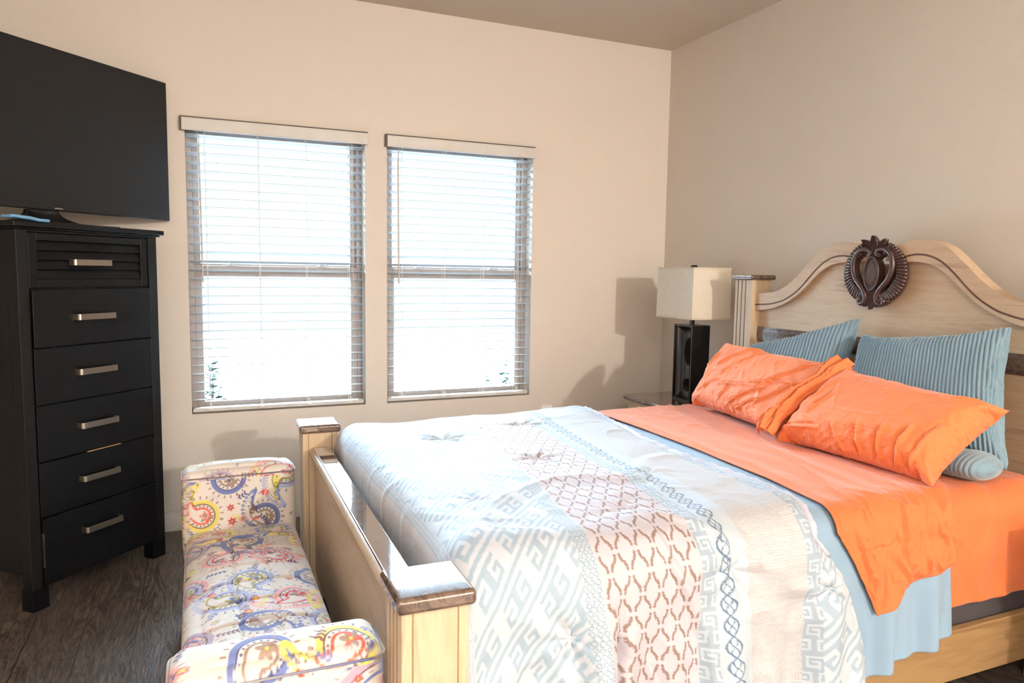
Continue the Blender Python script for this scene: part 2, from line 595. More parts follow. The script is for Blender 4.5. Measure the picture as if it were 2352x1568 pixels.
def make_blind(x0, x1, label, over):
    root = empty('window_blind', ((x0 + x1) / 2, 0.03, ZB))
    tag(root, label, 'window blind', 'open white blinds on the two windows')
    cx = (x0 + x1) / 2
    def loc(m): m.v = [(a - cx, b - 0.03, c - ZB) for a, b, c in m.v]; return m
    # valance, a little proud of the wall, with short returns
    m = MB().box(x0 - over, x1 + over - 0.004, -0.034, -0.026, 1.998, 2.058)
    m.box(x0 - over, x1 + over - 0.004, -0.0355, -0.034, 2.049, 2.055)
    m.box(x0 - over, x1 + over - 0.004, -0.0355, -0.034, 2.001, 2.006)
    loc(m).build('valance', MAT['valance'], root, bevel=0.0015)
    loc(MB().box(x0 - over - 0.008, x1 + over - 0.002, -0.025, -0.001, 2.0, 2.066)).build('gap_shadow_strip', MAT['valance_shade'], root)  # dark strip standing in for the shadow line behind and above the valance
    loc(MB().box(x0 + 0.006, x1 - 0.006, 0.008, 0.058, 2.012, 2.056)).build('head_rail', MAT['blind'], root, bevel=0.001)
    # slats
    ns, sp, depth, th = 31, 0.0442, 0.050, math.radians(9.5)
    m = MB()
    zs = []
    ztop = 1.985
    for k in range(ns):
        z = ztop - k * sp
        if z < 0.625: break
        zs.append(z)
        hz = 0.5 * depth * math.sin(th)
        hy = 0.5 * depth * math.cos(th)
        sag = 0.0008 * math.sin(k * 1.7)
        y0, y1 = 0.034 - hy, 0.034 + hy
        t = 0.0014
        n = len(m.v)
        xa, xb = x0 + 0.006, x1 - 0.009
        crown = 0.0022
        prof = [(y0, z + hz), (0.034, z + crown), (y1, z - hz), (y1, z - hz - 2 * t), (0.034, z + crown - 2 * t), (y0, z + hz - 2 * t)]
        m.prism([(p, q + sag) for p, q in prof], 0, xa, xb)
    loc(m).build('slats', MAT['blind'], root)
    # bottom rail
    zr = 0.606
    m = MB()
    prof = [(0.010, zr + 0.010), (0.018, zr + 0.014), (0.05, zr + 0.012), (0.058, zr + 0.008), (0.058, zr - 0.006), (0.05, zr - 0.010), (0.018, zr - 0.010), (0.010, zr - 0.006)]
    m.prism(prof, 0, x0 + 0.006, x1 - 0.009)
    loc(m).build('bottom_rail', MAT['valance'], root, bevel=0.001)
    # ladder cords
    for q in (0.10, 0.385, 0.655, 0.905):
        xx = x0 + (x1 - x0) * q
        m = MB()
        for yy in (0.006, 0.062):
            m.tube([(xx, yy, 2.01), (xx, yy, zr + 0.01)], 0.0011, 5)
        m.tube([(xx + 0.004, 0.034, 2.01), (xx + 0.004, 0.034, zr)], 0.0009, 5)
        for s in (-1, 1):
            m.tube([(xx, 0.006, zr + 0.035), (xx + s * 0.012, 0.004, zr + 0.02), (xx + s * 0.018, 0.004, zr + 0.008), (xx + s * 0.006, 0.004, zr - 0.002)], 0.0013, 5)
        m.ellipsoid((xx, 0.005, zr + 0.004), (0.013, 0.003, 0.004), 10, 6)
        loc(m).build('ladder_cord', MAT['cord'], root)
    # tilt wand
    xw = x0 + 0.062
    m = MB().tube([(xw, -0.004, 1.992), (xw + 0.001, -0.002, 1.93)], 0.0025, 6)
    m.tube([(xw, -0.002, 1.94), (xw + 0.004, 0.0, 1.26)], 0.0042, 8)
    loc(m).build('tilt_wand', MAT['wand'], root, smooth=False)
    # lift cords with tassels
    xc = x1 - 0.072
    m = MB()
    for dx, zl in ((0, 1.80), (0.006, 1.19)):
        m.tube([(xc + dx, 0.002, 2.0), (xc + dx, 0.002, zl)], 0.0011, 5)
    m.v, m.f = m.v, m.f
    c = loc(m).build('lift_cord', MAT['cord'], root)
    for dx, zl in ((0, 1.80), (0.006, 1.19)):
        t = MB().tube([(xc + dx, 0.002, zl), (xc + dx, 0.002, zl - 0.012), (xc + dx, 0.002, zl - 0.032), (xc + dx, 0.002, zl - 0.035)], [0.002, 0.005, 0.0065, 0.003], 10)
        loc(t).build('cord_tassel', MAT['wand'], c, smooth=True)
    return root


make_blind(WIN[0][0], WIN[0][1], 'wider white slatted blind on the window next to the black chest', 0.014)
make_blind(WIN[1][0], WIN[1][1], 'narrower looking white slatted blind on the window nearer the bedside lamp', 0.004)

# outlet
oroot = empty('wall_outlet', (-0.8325, -0.004, 0.466))
tag(oroot, 'white wall outlet plate low on the window wall beyond the bed', 'outlet')
box('outlet_plate', -0.0375, 0.0375, -0.004, 0.004, -0.06, 0.057, MAT['plate'], oroot, 0.002)
for dz in (-0.028, 0.024):
    box('socket', -0.016, 0.016, -0.006, -0.003, dz - 0.014, dz + 0.014, MAT['plate'], oroot, 0.004)

# ------------------------------------------------------------------ outside
g = box('lawn', -9, 6, WT, 14, -0.35, -0.15, MAT['grass'])
tag(g, kind='structure')


def shrub(name, label, cx, cy, stems, seed, group=None):
    r = random.Random(seed)
    root = empty(name, (cx, cy, -0.15))
    tag(root, label, 'shrub')
    ms, ml = MB(), MB()
    for (dx, dy, h, lean) in stems:
        pts = []
        for k in range(9):
            t = k / 8
            pts.append((dx + lean * t * t + 0.012 * math.sin(t * 9 + seed + dx * 30), dy + 0.02 * math.sin(5 * t), h * t))
        ms.tube(pts, [0.006 * (1 - 0.6 * k / 8) for k in range(9)], 6)
        nl = int(h / 0.0135)
        for j in range(nl):
            t = 0.12 + 0.88 * j / nl
            k = t * 8
            i = min(7, int(k)); f = k - i
            p = Vector(pts[i]).lerp(Vector(pts[i + 1]), f)
            an = j * 2.4 + r.random()
            L = r.uniform(0.052, 0.082) * (1.0 if t < 0.9 else 0.8)
            d = Vector((math.cos(an), math.sin(an), r.uniform(0.1, 0.9))).normalized()
            s = d.cross(Vector((0, 0, 1))).normalized()
            nrm = s.cross(d).normalized()
            st = p + d * 0.015
            prev = None
            for q, wd in ((0, 0.05), (0.25, 0.30), (0.55, 0.36), (0.85, 0.2), (1, 0.02)):
                c = st + d * L * q - nrm * (0.012 * q * q)
                row = [c - s * wd * L + nrm * 0.006 * wd, c - nrm * 0.002, c + s * wd * L + nrm * 0.006 * wd]
                n = len(ml.v)
                ml.v += [tuple(x) for x in row]
                if prev is not None:
                    ml.f += [(prev, prev + 1, n + 1, n), (prev + 1, prev + 2, n + 2, n + 1)]
                prev = n
            ms.tube([tuple(p), tuple(st)], 0.0015, 4)
    ms.build('stem', MAT['stem'], root, smooth=True)
    ml.build('foliage', MAT['leaf'], root, smooth=True)
    return root


shrub('shrub', 'leafy green shrub outside the window next to the black chest', -2.74, 0.75,
      [(-0.03, 0, 1.02, 0.08), (0.02, 0.03, 0.86, 0.02), (-0.08, 0.02, 0.80, -0.05), (0.05, 0, 0.66, 0.14), (0.0, -0.04, 0.74, -0.03), (0.03, 0.05, 0.62, 0.22), (-0.06, -0.03, 0.66, 0.03), (0.1, 0.02, 0.58, 0.12),
       (0.0, 0.02, 0.95, 0.03), (-0.02, 0.04, 0.78, 0.10), (0.03, -0.03, 0.70, 0.05), (0.06, 0.03, 0.62, 0.08), (0.0, 0.0, 0.62, 0.18)], 3)
shrub('shrub', 'low bushy shrub outside the window nearer the bedside lamp', -0.76, 0.8,
      [(0.0, 0, 0.86, 0.0), (0.05, 0.03, 0.80, 0.12), (-0.06, 0.02, 0.80, -0.12), (0.1, 0, 0.68, 0.1), (-0.02, -0.04, 0.70, 0.03), (0.03, 0.05, 0.62, 0.16), (-0.1, -0.03, 0.62, -0.06),
       (-0.03, 0.0, 0.84, -0.04), (0.02, 0.02, 0.76, 0.05), (-0.05, 0.0, 0.72, -0.08), (0.0, 0.03, 0.66, 0.0)], 8)

# ------------------------------------------------------------------ chest of drawers
CH = (-3.399, -0.797)
CR = math.radians(46.5)
chest = empty('chest_of_drawers', (CH[0], CH[1], 0), CR)
tag(chest, 'tall black chest of drawers with silver pulls, angled across the corner', 'chest of drawers')
cw, cd, ch = 0.645, 0.42, 1.465
m = MB()
for s0 in (0.0, cw - 0.045):
    for d0 in (0.0, cd - 0.05):
        m.box(s0, s0 + 0.045, d0, d0 + 0.05, 0.085, ch)
m.box(0.006, 0.02, 0.05, cd - 0.05, 0.15, ch)
m.box(cw - 0.02, cw - 0.006, 0.05, cd - 0.05, 0.15, ch)
m.box(0.02, cw - 0.02, cd - 0.02, cd - 0.008, 0.15, ch)
m.box(0.02, cw - 0.02, 0.02, cd - 0.02, 0.13, 0.15)
for z in (1.2425, 1.0175, 0.797, 0.576, 0.3575):
    m.box(0.045, cw - 0.045, 0.012, cd - 0.03, z - 0.003, z + 0.003)
m.box(0.045, cw - 0.045, 0.004, 0.03, 1.457, ch)
m.build('carcass', MAT['black_side'], chest, bevel=0.002)
m = MB()
m.box(-0.022, cw + 0.024, -0.024, cd + 0.01, ch + 0.008, 1.494)
m.box(-0.010, cw + 0.012, -0.012, cd, ch, ch + 0.008)
m.build('top_slab', MAT['black_wood'], chest, bevel=0.006, seg=3)
for s0 in (0.0, cw - 0.068):
    for d0 in (0.0, cd - 0.06):
        m = MB().box(s0, s0 + 0.068, d0, d0 + 0.06, 0.0, 0.085)
        m.build('leg', MAT['black_wood'], chest, bevel=0.002)


def pull(parent, sc, z, fy):
    """bow pull: flat bar with curled ends"""
    w, hgt, pr = 0.176, 0.024, 0.030
    a = sc - w / 2
    pts = [(a - 0.002, 0.0)]
    for k in range(7):
        an = math.pi / 2 * k / 6
        pts.append((a + 0.012 - 0.012 * math.cos(an) - 0.0, -pr + 0.014 - 0.014 * math.sin(an)))
    pts += [(a + 0.03, -pr + 0.001), (a + w * 0.6, -pr - 0.001), (a + w - 0.012, -pr)]
    for k in range(7):
        an = math.pi / 2 * k / 6
        pts.append((a + w - 0.008 + 0.008 * math.sin(an), -pr + 0.01 - 0.01 * math.cos(an)))
    pts.append((a + w, 0.0))
    inner = []
    for i, p in enumerate(pts):
        q = pts[min(i + 1, len(pts) - 1)]
        o = pts[max(i - 1, 0)]
        t = Vector((q[0] - o[0], q[1] - o[1])).normalized()
        nn = Vector((-t.y, t.x))
        inner.append((p[0] + nn.x * 0.0035, p[1] + nn.y * 0.0035))
    mm = MB()
    n = len(pts)
    for zz in (z - hgt / 2, z + hgt / 2):
        for p in pts: mm.v.append((p[0], p[1] + fy, zz))
        for p in inner: mm.v.append((p[0], p[1] + fy, zz))
    for i in range(n - 1):
        mm.f += [(i, i + 1, 2 * n + i + 1, 2 * n + i), (n + i + 1, n + i, 3 * n + i, 3 * n + i + 1),
                 (i + 1, i, n + i, n + i + 1), (2 * n + i, 2 * n + i + 1, 3 * n + i + 1, 3 * n + i)]
    mm.f += [(0, 2 * n, 3 * n, n), (n - 1, 2 * n - 1, 4 * n - 1, 3 * n - 1)]
    return mm.build('drawer_pull', MAT['nickel'], parent, bevel=0.0008)


DR = [(1.2460, 1.4545, 0.346), (1.0200, 1.2395, 0.13), (0.7995, 1.0150, 0.91), (0.5785, 0.7945, 0.69), (0.3600, 0.5725, 0.473), (0.088, 0.3550, 0.26)]
HZ = [1.346, 1.130, 0.910, 0.691, 0.473, 0.260]
for k, ((z0, z1, _), hz) in enumerate(zip(DR, HZ)):
    fy = [0.004, -0.008, -0.004, -0.003, -0.002, -0.006][k]
    d = empty('drawer', (0, 0, 0), 0, chest)
    m = MB()
    sa, sb = 0.049, cw - 0.049
    if k == 0:
        # louvred front: frame with stepped slats
        m.box(sa, sa + 0.035, fy, fy + 0.02, z0, z1)
        m.box(sb - 0.035, sb, fy, fy + 0.02, z0, z1)
        m.box(sa + 0.035, sb - 0.035, fy, fy + 0.02, z1 - 0.028, z1)
        m.box(sa + 0.035, sb - 0.035, fy, fy + 0.02, z0, z0 + 0.034)
        lz0, lz1 = z0 + 0.034, z1 - 0.028
        m.box(sa + 0.035, sb - 0.035, fy + 0.0205, fy + 0.026, z0 + 0.01, z1 - 0.01)
        nl = 4
        for j in range(nl):
            a = lz0 + (lz1 - lz0) * j / nl
            b = lz0 + (lz1 - lz0) * (j + 1) / nl
            m.prism([(fy + 0.002, a + 0.001), (fy + 0.014, b - 0.001), (fy + 0.02, b - 0.001), (fy + 0.02, a + 0.001)], 0, sa + 0.035, sb - 0.035)
    else:
        m.box(sa, sb, fy, fy + 0.02, z0, z1)
    m.build('drawer_front', MAT['black_wood'], d, bevel=0.0018)
    box('drawer_box', sa + 0.02, sb - 0.02, fy + 0.027, cd - 0.04, z0 + 0.03 if k < 5 else 0.155, z1 - 0.03, MAT['rawwood'], d)
    pull(d, 0.305, hz, fy)
m = MB().box(0.0455, 0.0495, -0.012, -0.002, 0.165, 0.30)
m.build('drawer_slide', MAT['nickel'], chest)
box('gap_glint', 0.26, 0.42, -0.003, 0.006, 0.5735, 0.5765, MAT['rawwood'], chest)  # thin pale strip painting the warm glint in the gap between drawers

cl = MB()
P = np.zeros((14, 26, 3))
for i in range(14):
    for j in range(26):
        x = -0.034 + 0.15 * j / 25
        y = -0.030 + 0.052 * i / 13
        P[i, j] = (x, y, 1.4955 + 0.0105 * math.exp(-(max(0, x + 0.0) / 0.07) ** 2) + 0.0015 * math.sin(i * 1.3) * math.sin(j * 0.6))
cl.grid(P)
o = cl.build('folded_cloth', MAT['bluecloth'], None, smooth=True)
o.location = (CH[0], CH[1], 0)
o.rotation_euler = (0, 0, CR)
sm = o.modifiers.new('s', 'SOLIDIFY'); sm.thickness = 0.010; sm.offset = -0.2
o.location.z = 0.0035
tag(o, 'light blue folded cloth on the corner of the black chest under the television', 'cloth')

# ------------------------------------------------------------------ television
tx, ty = 0.297, 0.15
tv = empty('television', (CH[0] + math.cos(CR) * tx - math.sin(CR) * ty, CH[1] + math.sin(CR) * tx + math.cos(CR) * ty, 1.494), CR)
tag(tv, 'large flat black television standing on the tall black chest', 'television')
tw = 1.162
z0, z1 = 0.060, 0.709
box('tv_frame', -tw / 2, tw / 2, 0.0, 0.022, z0, z1, MAT['tvbody'], tv, 0.004, 3)
box('back_housing', -tw / 2 + 0.03, tw / 2 - 0.03, 0.022, 0.05, z0 + 0.02, z1 - 0.1, MAT['tvbody'], tv, 0.01, 3)
box('screen', -tw / 2 + 0.009, tw / 2 - 0.009, -0.0012, 0.002, z0 + 0.019, z1 - 0.009, MAT['screen'], tv)
cu = bpy.data.curves.new('brand_text', 'FONT')
cu.body = 'SAMSUNG'
cu.size = 0.0072
cu.align_x = 'CENTER'
cu.extrude = 0.0004
cu.space_character = 1.15
bt = bpy.data.objects.new('brand_text', cu)
COL.objects.link(bt)
cu.materials.append(MAT['logo'])
bt.parent = tv
bt.location = (0, -0.0008, z0 + 0.0075)
bt.rotation_euler = (math.radians(90), 0, 0)
bpy.context.view_layer.update()
_me = bpy.data.meshes.new_from_object(bt.evaluated_get(bpy.context.evaluated_depsgraph_get()))
_lo = bt.location.copy()
bpy.data.objects.remove(bt)
bt = bpy.data.objects.new('brand_text', _me)
COL.objects.link(bt)
bt.parent = tv
bt.location = _lo
bt.rotation_euler = (math.radians(90), 0, 0)
# stand: curved neck on a low foot plate
m = MB()
N = 14
rows = []
for i in range(N + 1):
    t = i / N
    z = 0.004 + (z0 - 0.0045) * t
    hw = 0.062 + 0.075 * (1 - t) ** 2.6
    yf = 0.001 - 0.075 * (1 - t) ** 2.0
    yb = 0.045 + 0.06 * (1 - t) ** 2.2
    n = len(m.v)
    m.v += [(-hw, yf + 0.012, z), (-hw * 0.55, yf, z), (hw * 0.9, yf, z), (hw, yf + 0.012, z), (hw, yb, z), (-hw, yb, z)]
    if i:
        for k in range(6):
            m.f.append((n - 6 + k, n - 6 + (k + 1) % 6, n + (k + 1) % 6, n + k))
m.f.append(tuple(range(6))); m.f.append(tuple(range(len(m.v) - 6, len(m.v))))
so = m.build('stand_neck', MAT['tvbody'], tv, smooth=True)
so.location.x = -0.055
box('stand_base', -0.25, 0.19, -0.12, 0.11, 0.0003, 0.006, MAT['tvbody'], tv, 0.003, 3)

# ------------------------------------------------------------------ nightstands
def nightstand(x0, x1, y0, y1, label):
    top = 0.63
    root = empty('nightstand', ((x0 + x1) / 2, (y0 + y1) / 2, 0))
    tag(root, label, 'nightstand')
    hx, hy = (x1 - x0) / 2, (y1 - y0) / 2
    box('marble_top', -hx, hx, -hy, hy, top - 0.030, top, MAT['marble'], root, 0.011, 4)
    m = MB()
    i = 0.022
    m.box(-hx + i, hx - 0.01, -hy + i, hy - i, 0.09, top - 0.045)
    m.box(-hx + i - 0.008, hx - 0.01, -hy + i - 0.008, hy - i + 0.008, top - 0.045, top - 0.0305)
    m.box(-hx + i - 0.006, hx - 0.01, -hy + i - 0.006, hy - i + 0.006, 0.09, 0.12)
    m.build('cabinet_body', MAT['maple'], root, bevel=0.003)
    for z0, z1 in ((0.14, 0.345), (0.36, 0.565)):
        d = box('drawer', -hx + i - 0.012, -hx + i - 0.0005, -hy + 0.045, hy - 0.045, z0, z1, MAT['maple'], root, 0.003)
        for q in (-0.5, 0.5):
            kn = MB().ellipsoid((-hx + i - 0.024, q * hy, (z0 + z1) / 2), (0.013, 0.013, 0.013), 12, 8)
            kn.build('knob', MAT['carved'], d, smooth=True)
    for sx in (-1, 1):
        for sy in (-1, 1):
            cx, cy = sx * (hx - 0.05), sy * (hy - 0.05)
            MB().tube([(cx, cy, 0.0), (cx, cy, 0.05), (cx, cy, 0.0895)], [0.022, 0.030, 0.028], 14).build('foot', MAT['maple'], root, smooth=True)
    return root


nightstand(-0.503, -0.03, -0.835, -0.345, 'cream nightstand with dark marble top in the corner under the lamp')
nightstand(-0.503, -0.03, -3.27, -2.78, 'second cream nightstand on the near side of the bed, away from the windows')

# ------------------------------------------------------------------ table lamp
LX, LY = -0.246, -0.638
lamp = empty('table_lamp', (LX, LY, 0.63))
tag(lamp, 'table lamp with square cream shade and black cut-out base on the nightstand', 'lamp')
bx, by, bh = 0.060, 0.083, 0.425
m = MB()
t_ = 0.010
m.box(-bx, bx, -by, -by + t_, 0, bh)
m.box(-bx, bx, by - t_, by, 0, bh)
m.box(-bx, bx, -by + t_, by - t_, bh - t_, bh)
m.box(-bx, bx, -by + t_, by - t_, 0, t_)
m.build('lamp_base', MAT['lampblack'], lamp, bevel=0.0015)
# sculpted curved insert with two round holes
ny_, nz_ = 90, 190
iy = by - t_
zz0, zz1 = t_, bh - t_
ys = np.linspace(-iy, iy, ny_)
zs = np.linspace(zz0, zz1, nz_)
Yg, Zg = np.meshgrid(ys, zs)
def ins_depth(Y, Z):
    e = np.minimum(np.minimum(iy - np.abs(Y), 1.0), np.minimum(Z - zz0, zz1 - Z))
    r = 0.045
    q = np.clip(1 - e / r, 0, 1)
    return -0.016 - (0.040) * (1 - np.sqrt(np.clip(1 - q ** 2, 0, 1)))
D = ins_depth(Yg, Zg)
h1 = ((Yg + 0.015) / 0.042) ** 2 + ((Zg - 0.275) / 0.078) ** 2 < 1
h2 = ((Yg + 0.005) / 0.036) ** 2 + ((Zg - 0.085) / 0.036) ** 2 < 1
hole = h1 | h2
V = np.stack([np.maximum(D, -bx + 0.003), Yg, Zg], -1)
m = MB()
idx = np.arange(ny_ * nz_).reshape(nz_, ny_)
m.v = [tuple(p) for p in V.reshape(-1, 3)]
for i in range(nz_ - 1):
    for j in range(ny_ - 1):
        if not (hole[i, j] or hole[i + 1, j] or hole[i, j + 1] or hole[i + 1, j + 1]):
            m.f.append((int(idx[i, j]), int(idx[i, j + 1]), int(idx[i + 1, j + 1]), int(idx[i + 1, j])))
# hole collars
for (cy, cz, ry, rz) in ((-0.015, 0.275, 0.043, 0.080), (-0.005, 0.085, 0.037, 0.037)):
    K = 48
    n = len(m.v)
    for k in range(K):
        a = 2 * math.pi * k / K
        yy, zz = cy + ry * math.cos(a), cz + rz * math.sin(a)
        dd = float(ins_depth(np.array(yy), np.array(zz)))
        m.v += [(dd - 0.001, yy, zz), (0.030, yy, zz)]
    for k in range(K):
        a, b = n + 2 * k, n + 2 * ((k + 1) % K)
        m.f.append((a, b, b + 1, a + 1))
ins = m.build('sculpted_insert', MAT['lampblack'], lamp, smooth=True)
ins.location.x = -0.006
box('neck', -0.010, 0.010, -0.010, 0.010, bh, bh + 0.045, MAT['lampblack'], lamp, 0.001)
MB().tube([(0, 0, bh + 0.045), (0, 0, 0.735)], 0.003, 8).build('lamp_rod', MAT['nickel'], lamp)
MB().tube([(0, 0, bh + 0.045), (0, 0, bh + 0.10)], 0.016, 12).ellipsoid((0, 0, bh + 0.14), (0.028, 0.028, 0.04)).build('bulb', MAT['plate'], lamp, smooth=True)
box('finial', -0.0125, 0.0125, -0.0125, 0.0125, 0.742, 0.757, MAT['lampblack'], lamp, 0.001)
# shade: open square tube, slightly flared, with hem lines
m = MB()
sx0, sy0, sx1, sy1 = 0.1285, 0.1655, 0.1245, 0.1615
za, zb = 0.463, 0.7425
def frame_walls(m, x0, y0, x1, y1, za, zb, t):
    for (a, b, c, d) in (((-1, -1), (1, -1), 0, 0), ((1, -1), (1, 1), 0, 0), ((1, 1), (-1, 1), 0, 0), ((-1, 1), (-1, -1), 0, 0)):
        n = len(m.v)
        for (sx, sy) in (a, b):
            for (X, Y, Z) in ((x0, y0, za), (x1, y1, zb)):
                m.v.append((sx * X, sy * Y, Z))
                m.v.append((sx * (X - t), sy * (Y - t), Z))
        m.f += [(n, n + 4, n + 6, n + 2), (n + 1, n + 3, n + 7, n + 5), (n + 2, n + 6, n + 7, n + 3), (n, n + 1, n + 5, n + 4)]
frame_walls(m, sx0, sy0, sx1, sy1, za, zb, 0.0025)
sh = m.build('lamp_shade', MAT['shade'], lamp)
m = MB()
frame_walls(m, sx0 + 0.0012, sy0 + 0.0012, sx0 + 0.001, sy0 + 0.001, za, za + 0.010, 0.001)
m.build('shade_trim', MAT['shadetrim'], sh)
m = MB()
frame_walls(m, sx1 + 0.0014, sy1 + 0.0014, sx1 + 0.0012, sy1 + 0.0012, zb - 0.010, zb + 0.0005, 0.001)
m.build('shade_trim', MAT['shadetrim'], sh)
m = MB()
m.box(-sx1, sx1, -0.002, 0.002, zb - 0.012, zb - 0.009).box(-0.002, 0.002, -sy1, sy1, zb - 0.012, zb - 0.009)
m.tube([(0, 0, zb - 0.012), (0, 0, zb)], 0.009, 10)
m.build('shade_spider', MAT['nickel'], sh)


# ------------------------------------------------------------------ bed frame
YC = -1.82
bed = empty('bed', (-1.25, YC, 0))
tag(bed, 'pale wooden queen bed with arched carved headboard and marble capped posts', 'bed')


class Bm(MB):
    """mesh builder in world coordinates, stored relative to the bed"""
    def out(self, name, mat, parent=None, **kw):
        par = parent or bed
        off = Vector((0, 0, 0))
        p = par
        while p is not None:
            off += p.location
            p = p.parent
        self.v = [(a - off.x, b - off.y, c - off.z) for a, b, c in self.v]
        return self.build(name, mat, par, **kw)


# arched outline (distance from centre, height), from the shoulder up to the notch
OUT = [(0.83, 1.232), (0.77, 1.233), (0.70, 1.243), (0.64, 1.250), (0.585, 1.255), (0.54, 1.268), (0.50, 1.288), (0.465, 1.310), (0.43, 1.337), (0.395, 1.370), (0.36, 1.402), (0.325, 1.433),
       (0.29, 1.457), (0.25, 1.472), (0.21, 1.479), (0.17, 1.480), (0.14, 1.478), (0.11, 1.470), (0.085, 1.458), (0.06, 1.442), (0.045, 1.42), (0.035, 1.40)]
G1 = [(0.76, 1.183), (0.70, 1.190), (0.64, 1.194), (0.59, 1.199), (0.55, 1.208), (0.51, 1.220), (0.475, 1.237), (0.44, 1.258), (0.41, 1.281), (0.38, 1.308), (0.35, 1.338), (0.318, 1.367), (0.285, 1.393), (0.25, 1.411), (0.215, 1.421), (0.18, 1.424), (0.15, 1.421), (0.12, 1.414)]
G2 = [(0.76, 1.152), (0.70, 1.160), (0.64, 1.166), (0.59, 1.174), (0.55, 1.185), (0.51, 1.200), (0.475, 1.217), (0.44, 1.237), (0.41, 1.257), (0.38, 1.282), (0.35, 1.308), (0.318, 1.337), (0.285, 1.361), (0.25, 1.379), (0.215, 1.390), (0.18, 1.394), (0.14, 1.394)]


def smooth_pts(pts, n=4):
    P = [Vector((p[0], p[1], 0)) for p in pts]
    out = []
    for i in range(len(P) - 1):
        a = P[max(i - 1, 0)]; b = P[i]; c = P[i + 1]; d = P[min(i + 2, len(P) - 1)]
        for k in range(n):
            t = k / n
            q = 0.5 * ((2 * b) + (c - a) * t + (2 * a - 5 * b + 4 * c - d) * t * t + (3 * b - a - 3 * c + d) * t ** 3)
            out.append((q.x, q.y))
    out.append(pts[-1][:2])
    return out


XF = -0.205   # recessed panel face
XB = -0.160   # back of the board
OS = smooth_pts(OUT, 3)
# recessed field
m = Bm()
top = [(YC + s * d, z - 0.012) for s in (1,) for d, z in OS] + [(YC - d, z - 0.012) for d, z in OS[::-1]]
poly = [(YC - 0.76, 0.35), (YC + 0.76, 0.35)] + [(y, z) for y, z in top if abs(y - YC) <= 0.761]
m.prism(poly, 0, XF, XB)
m.out('headboard_panel', MAT['maple_h'], bevel=0.002)
# raised arched band, each half swept between outline and inner step
for s in (1, -1):
    m = Bm()
    o = [p for p in OS if p[0] <= 0.762]
    o[0] = (0.762, o[0][1])
    inn = smooth_pts(G2, 3)
    K = 60
    def resample(pts, K):
        L = [0]
        for a, b in zip(pts, pts[1:]): L.append(L[-1] + math.hypot(b[0] - a[0], b[1] - a[1]))
        out = []
        for k in range(K):
            t = L[-1] * k / (K - 1)
            i = max(j for j in range(len(L)) if L[j] <= t + 1e-9)
            i = min(i, len(L) - 2)
            f = (t - L[i]) / (L[i + 1] - L[i])
            out.append((pts[i][0] + f * (pts[i + 1][0] - pts[i][0]), pts[i][1] + f * (pts[i + 1][1] - pts[i][1])))
        return out
    A, B = resample(o, K), resample(inn, K)
    for i in range(K):
        for (d, z) in (A[i], B[i]):
            for x in (XF - 0.026, XF + 0.03):
                m.v.append((x, YC + s * d, z))
    for i in range(K - 1):
        a, b = 4 * i, 4 * i + 4
        m.f += [(a, b, b + 2, a + 2), (a + 1, a + 3, b + 3, b + 1), (a, a + 1, b + 1, b), (a + 2, b + 2, b + 3, a + 3)]
    m.f += [(0, 2, 3, 1), (4 * K - 4, 4 * K - 3, 4 * K - 1, 4 * K - 2)]
    band = m.out('arched_band', MAT['maple_h'], bevel=0.004, seg=3)
    m = Bm().tube([(XF - 0.0250, YC + s * d, z) for d, z in smooth_pts(G1, 3)], 0.0042, 6, up=(1, 0, 0))
    m.out('groove_line', MAT['groove'], band)
# lower panel detail: marble strip in a frame
m = Bm().box(XF - 0.006, XF + 0.01, YC - 0.755, YC + 0.755, 1.005, 1.080)
st = m.out('marble_strip', MAT['marble'], bevel=0.002)
m = Bm().box(XF - 0.010, XF - 0.0062, YC - 0.73, YC + 0.73, 1.019, 1.066)
m.out('marble_inset', MAT['marble'], st, bevel=0.002)

# headboard posts
for yc in (YC + 0.7625, YC - 0.7625):
    m = Bm()
    x0, x1, y0, y1 = -0.256, -0.132, yc - 0.0625, yc + 0.0625
    m.box(x0, x1, y0, y1, 0, 1.312)
    post = m.out('headboard_post', MAT['maple'], bevel=0.003)
    for k in range(3):
        yy = yc - 0.028 + 0.028 * k + 0.012
        m = Bm().box(x0 - 0.0006, x0 + 0.002, yy - 0.003, yy + 0.003, 0.35, 1.31)
        m.out('flute_line', MAT['groove'], post)
    m = Bm().box(x0 - 0.016, x1 + 0.016, y0 - 0.016, y1 + 0.016, 1.3122, 1.338)
    m.out('marble_cap', MAT['marble'], post, bevel=0.010, seg=4)

# ---- carved medallion
med = empty('carved_medallion', (XF - 0.024 + 1.25, 0, 1.352), 0, bed)
med.scale = (0.85, 0.93, 0.95)   # relative to the bed root


def mp(y, z, x=0.0):
    return (-x, y, z)


def mbuild(m, name, smooth=True, mat='carved', **kw):
    return m.build(name, MAT[mat], med, smooth=smooth, **kw)


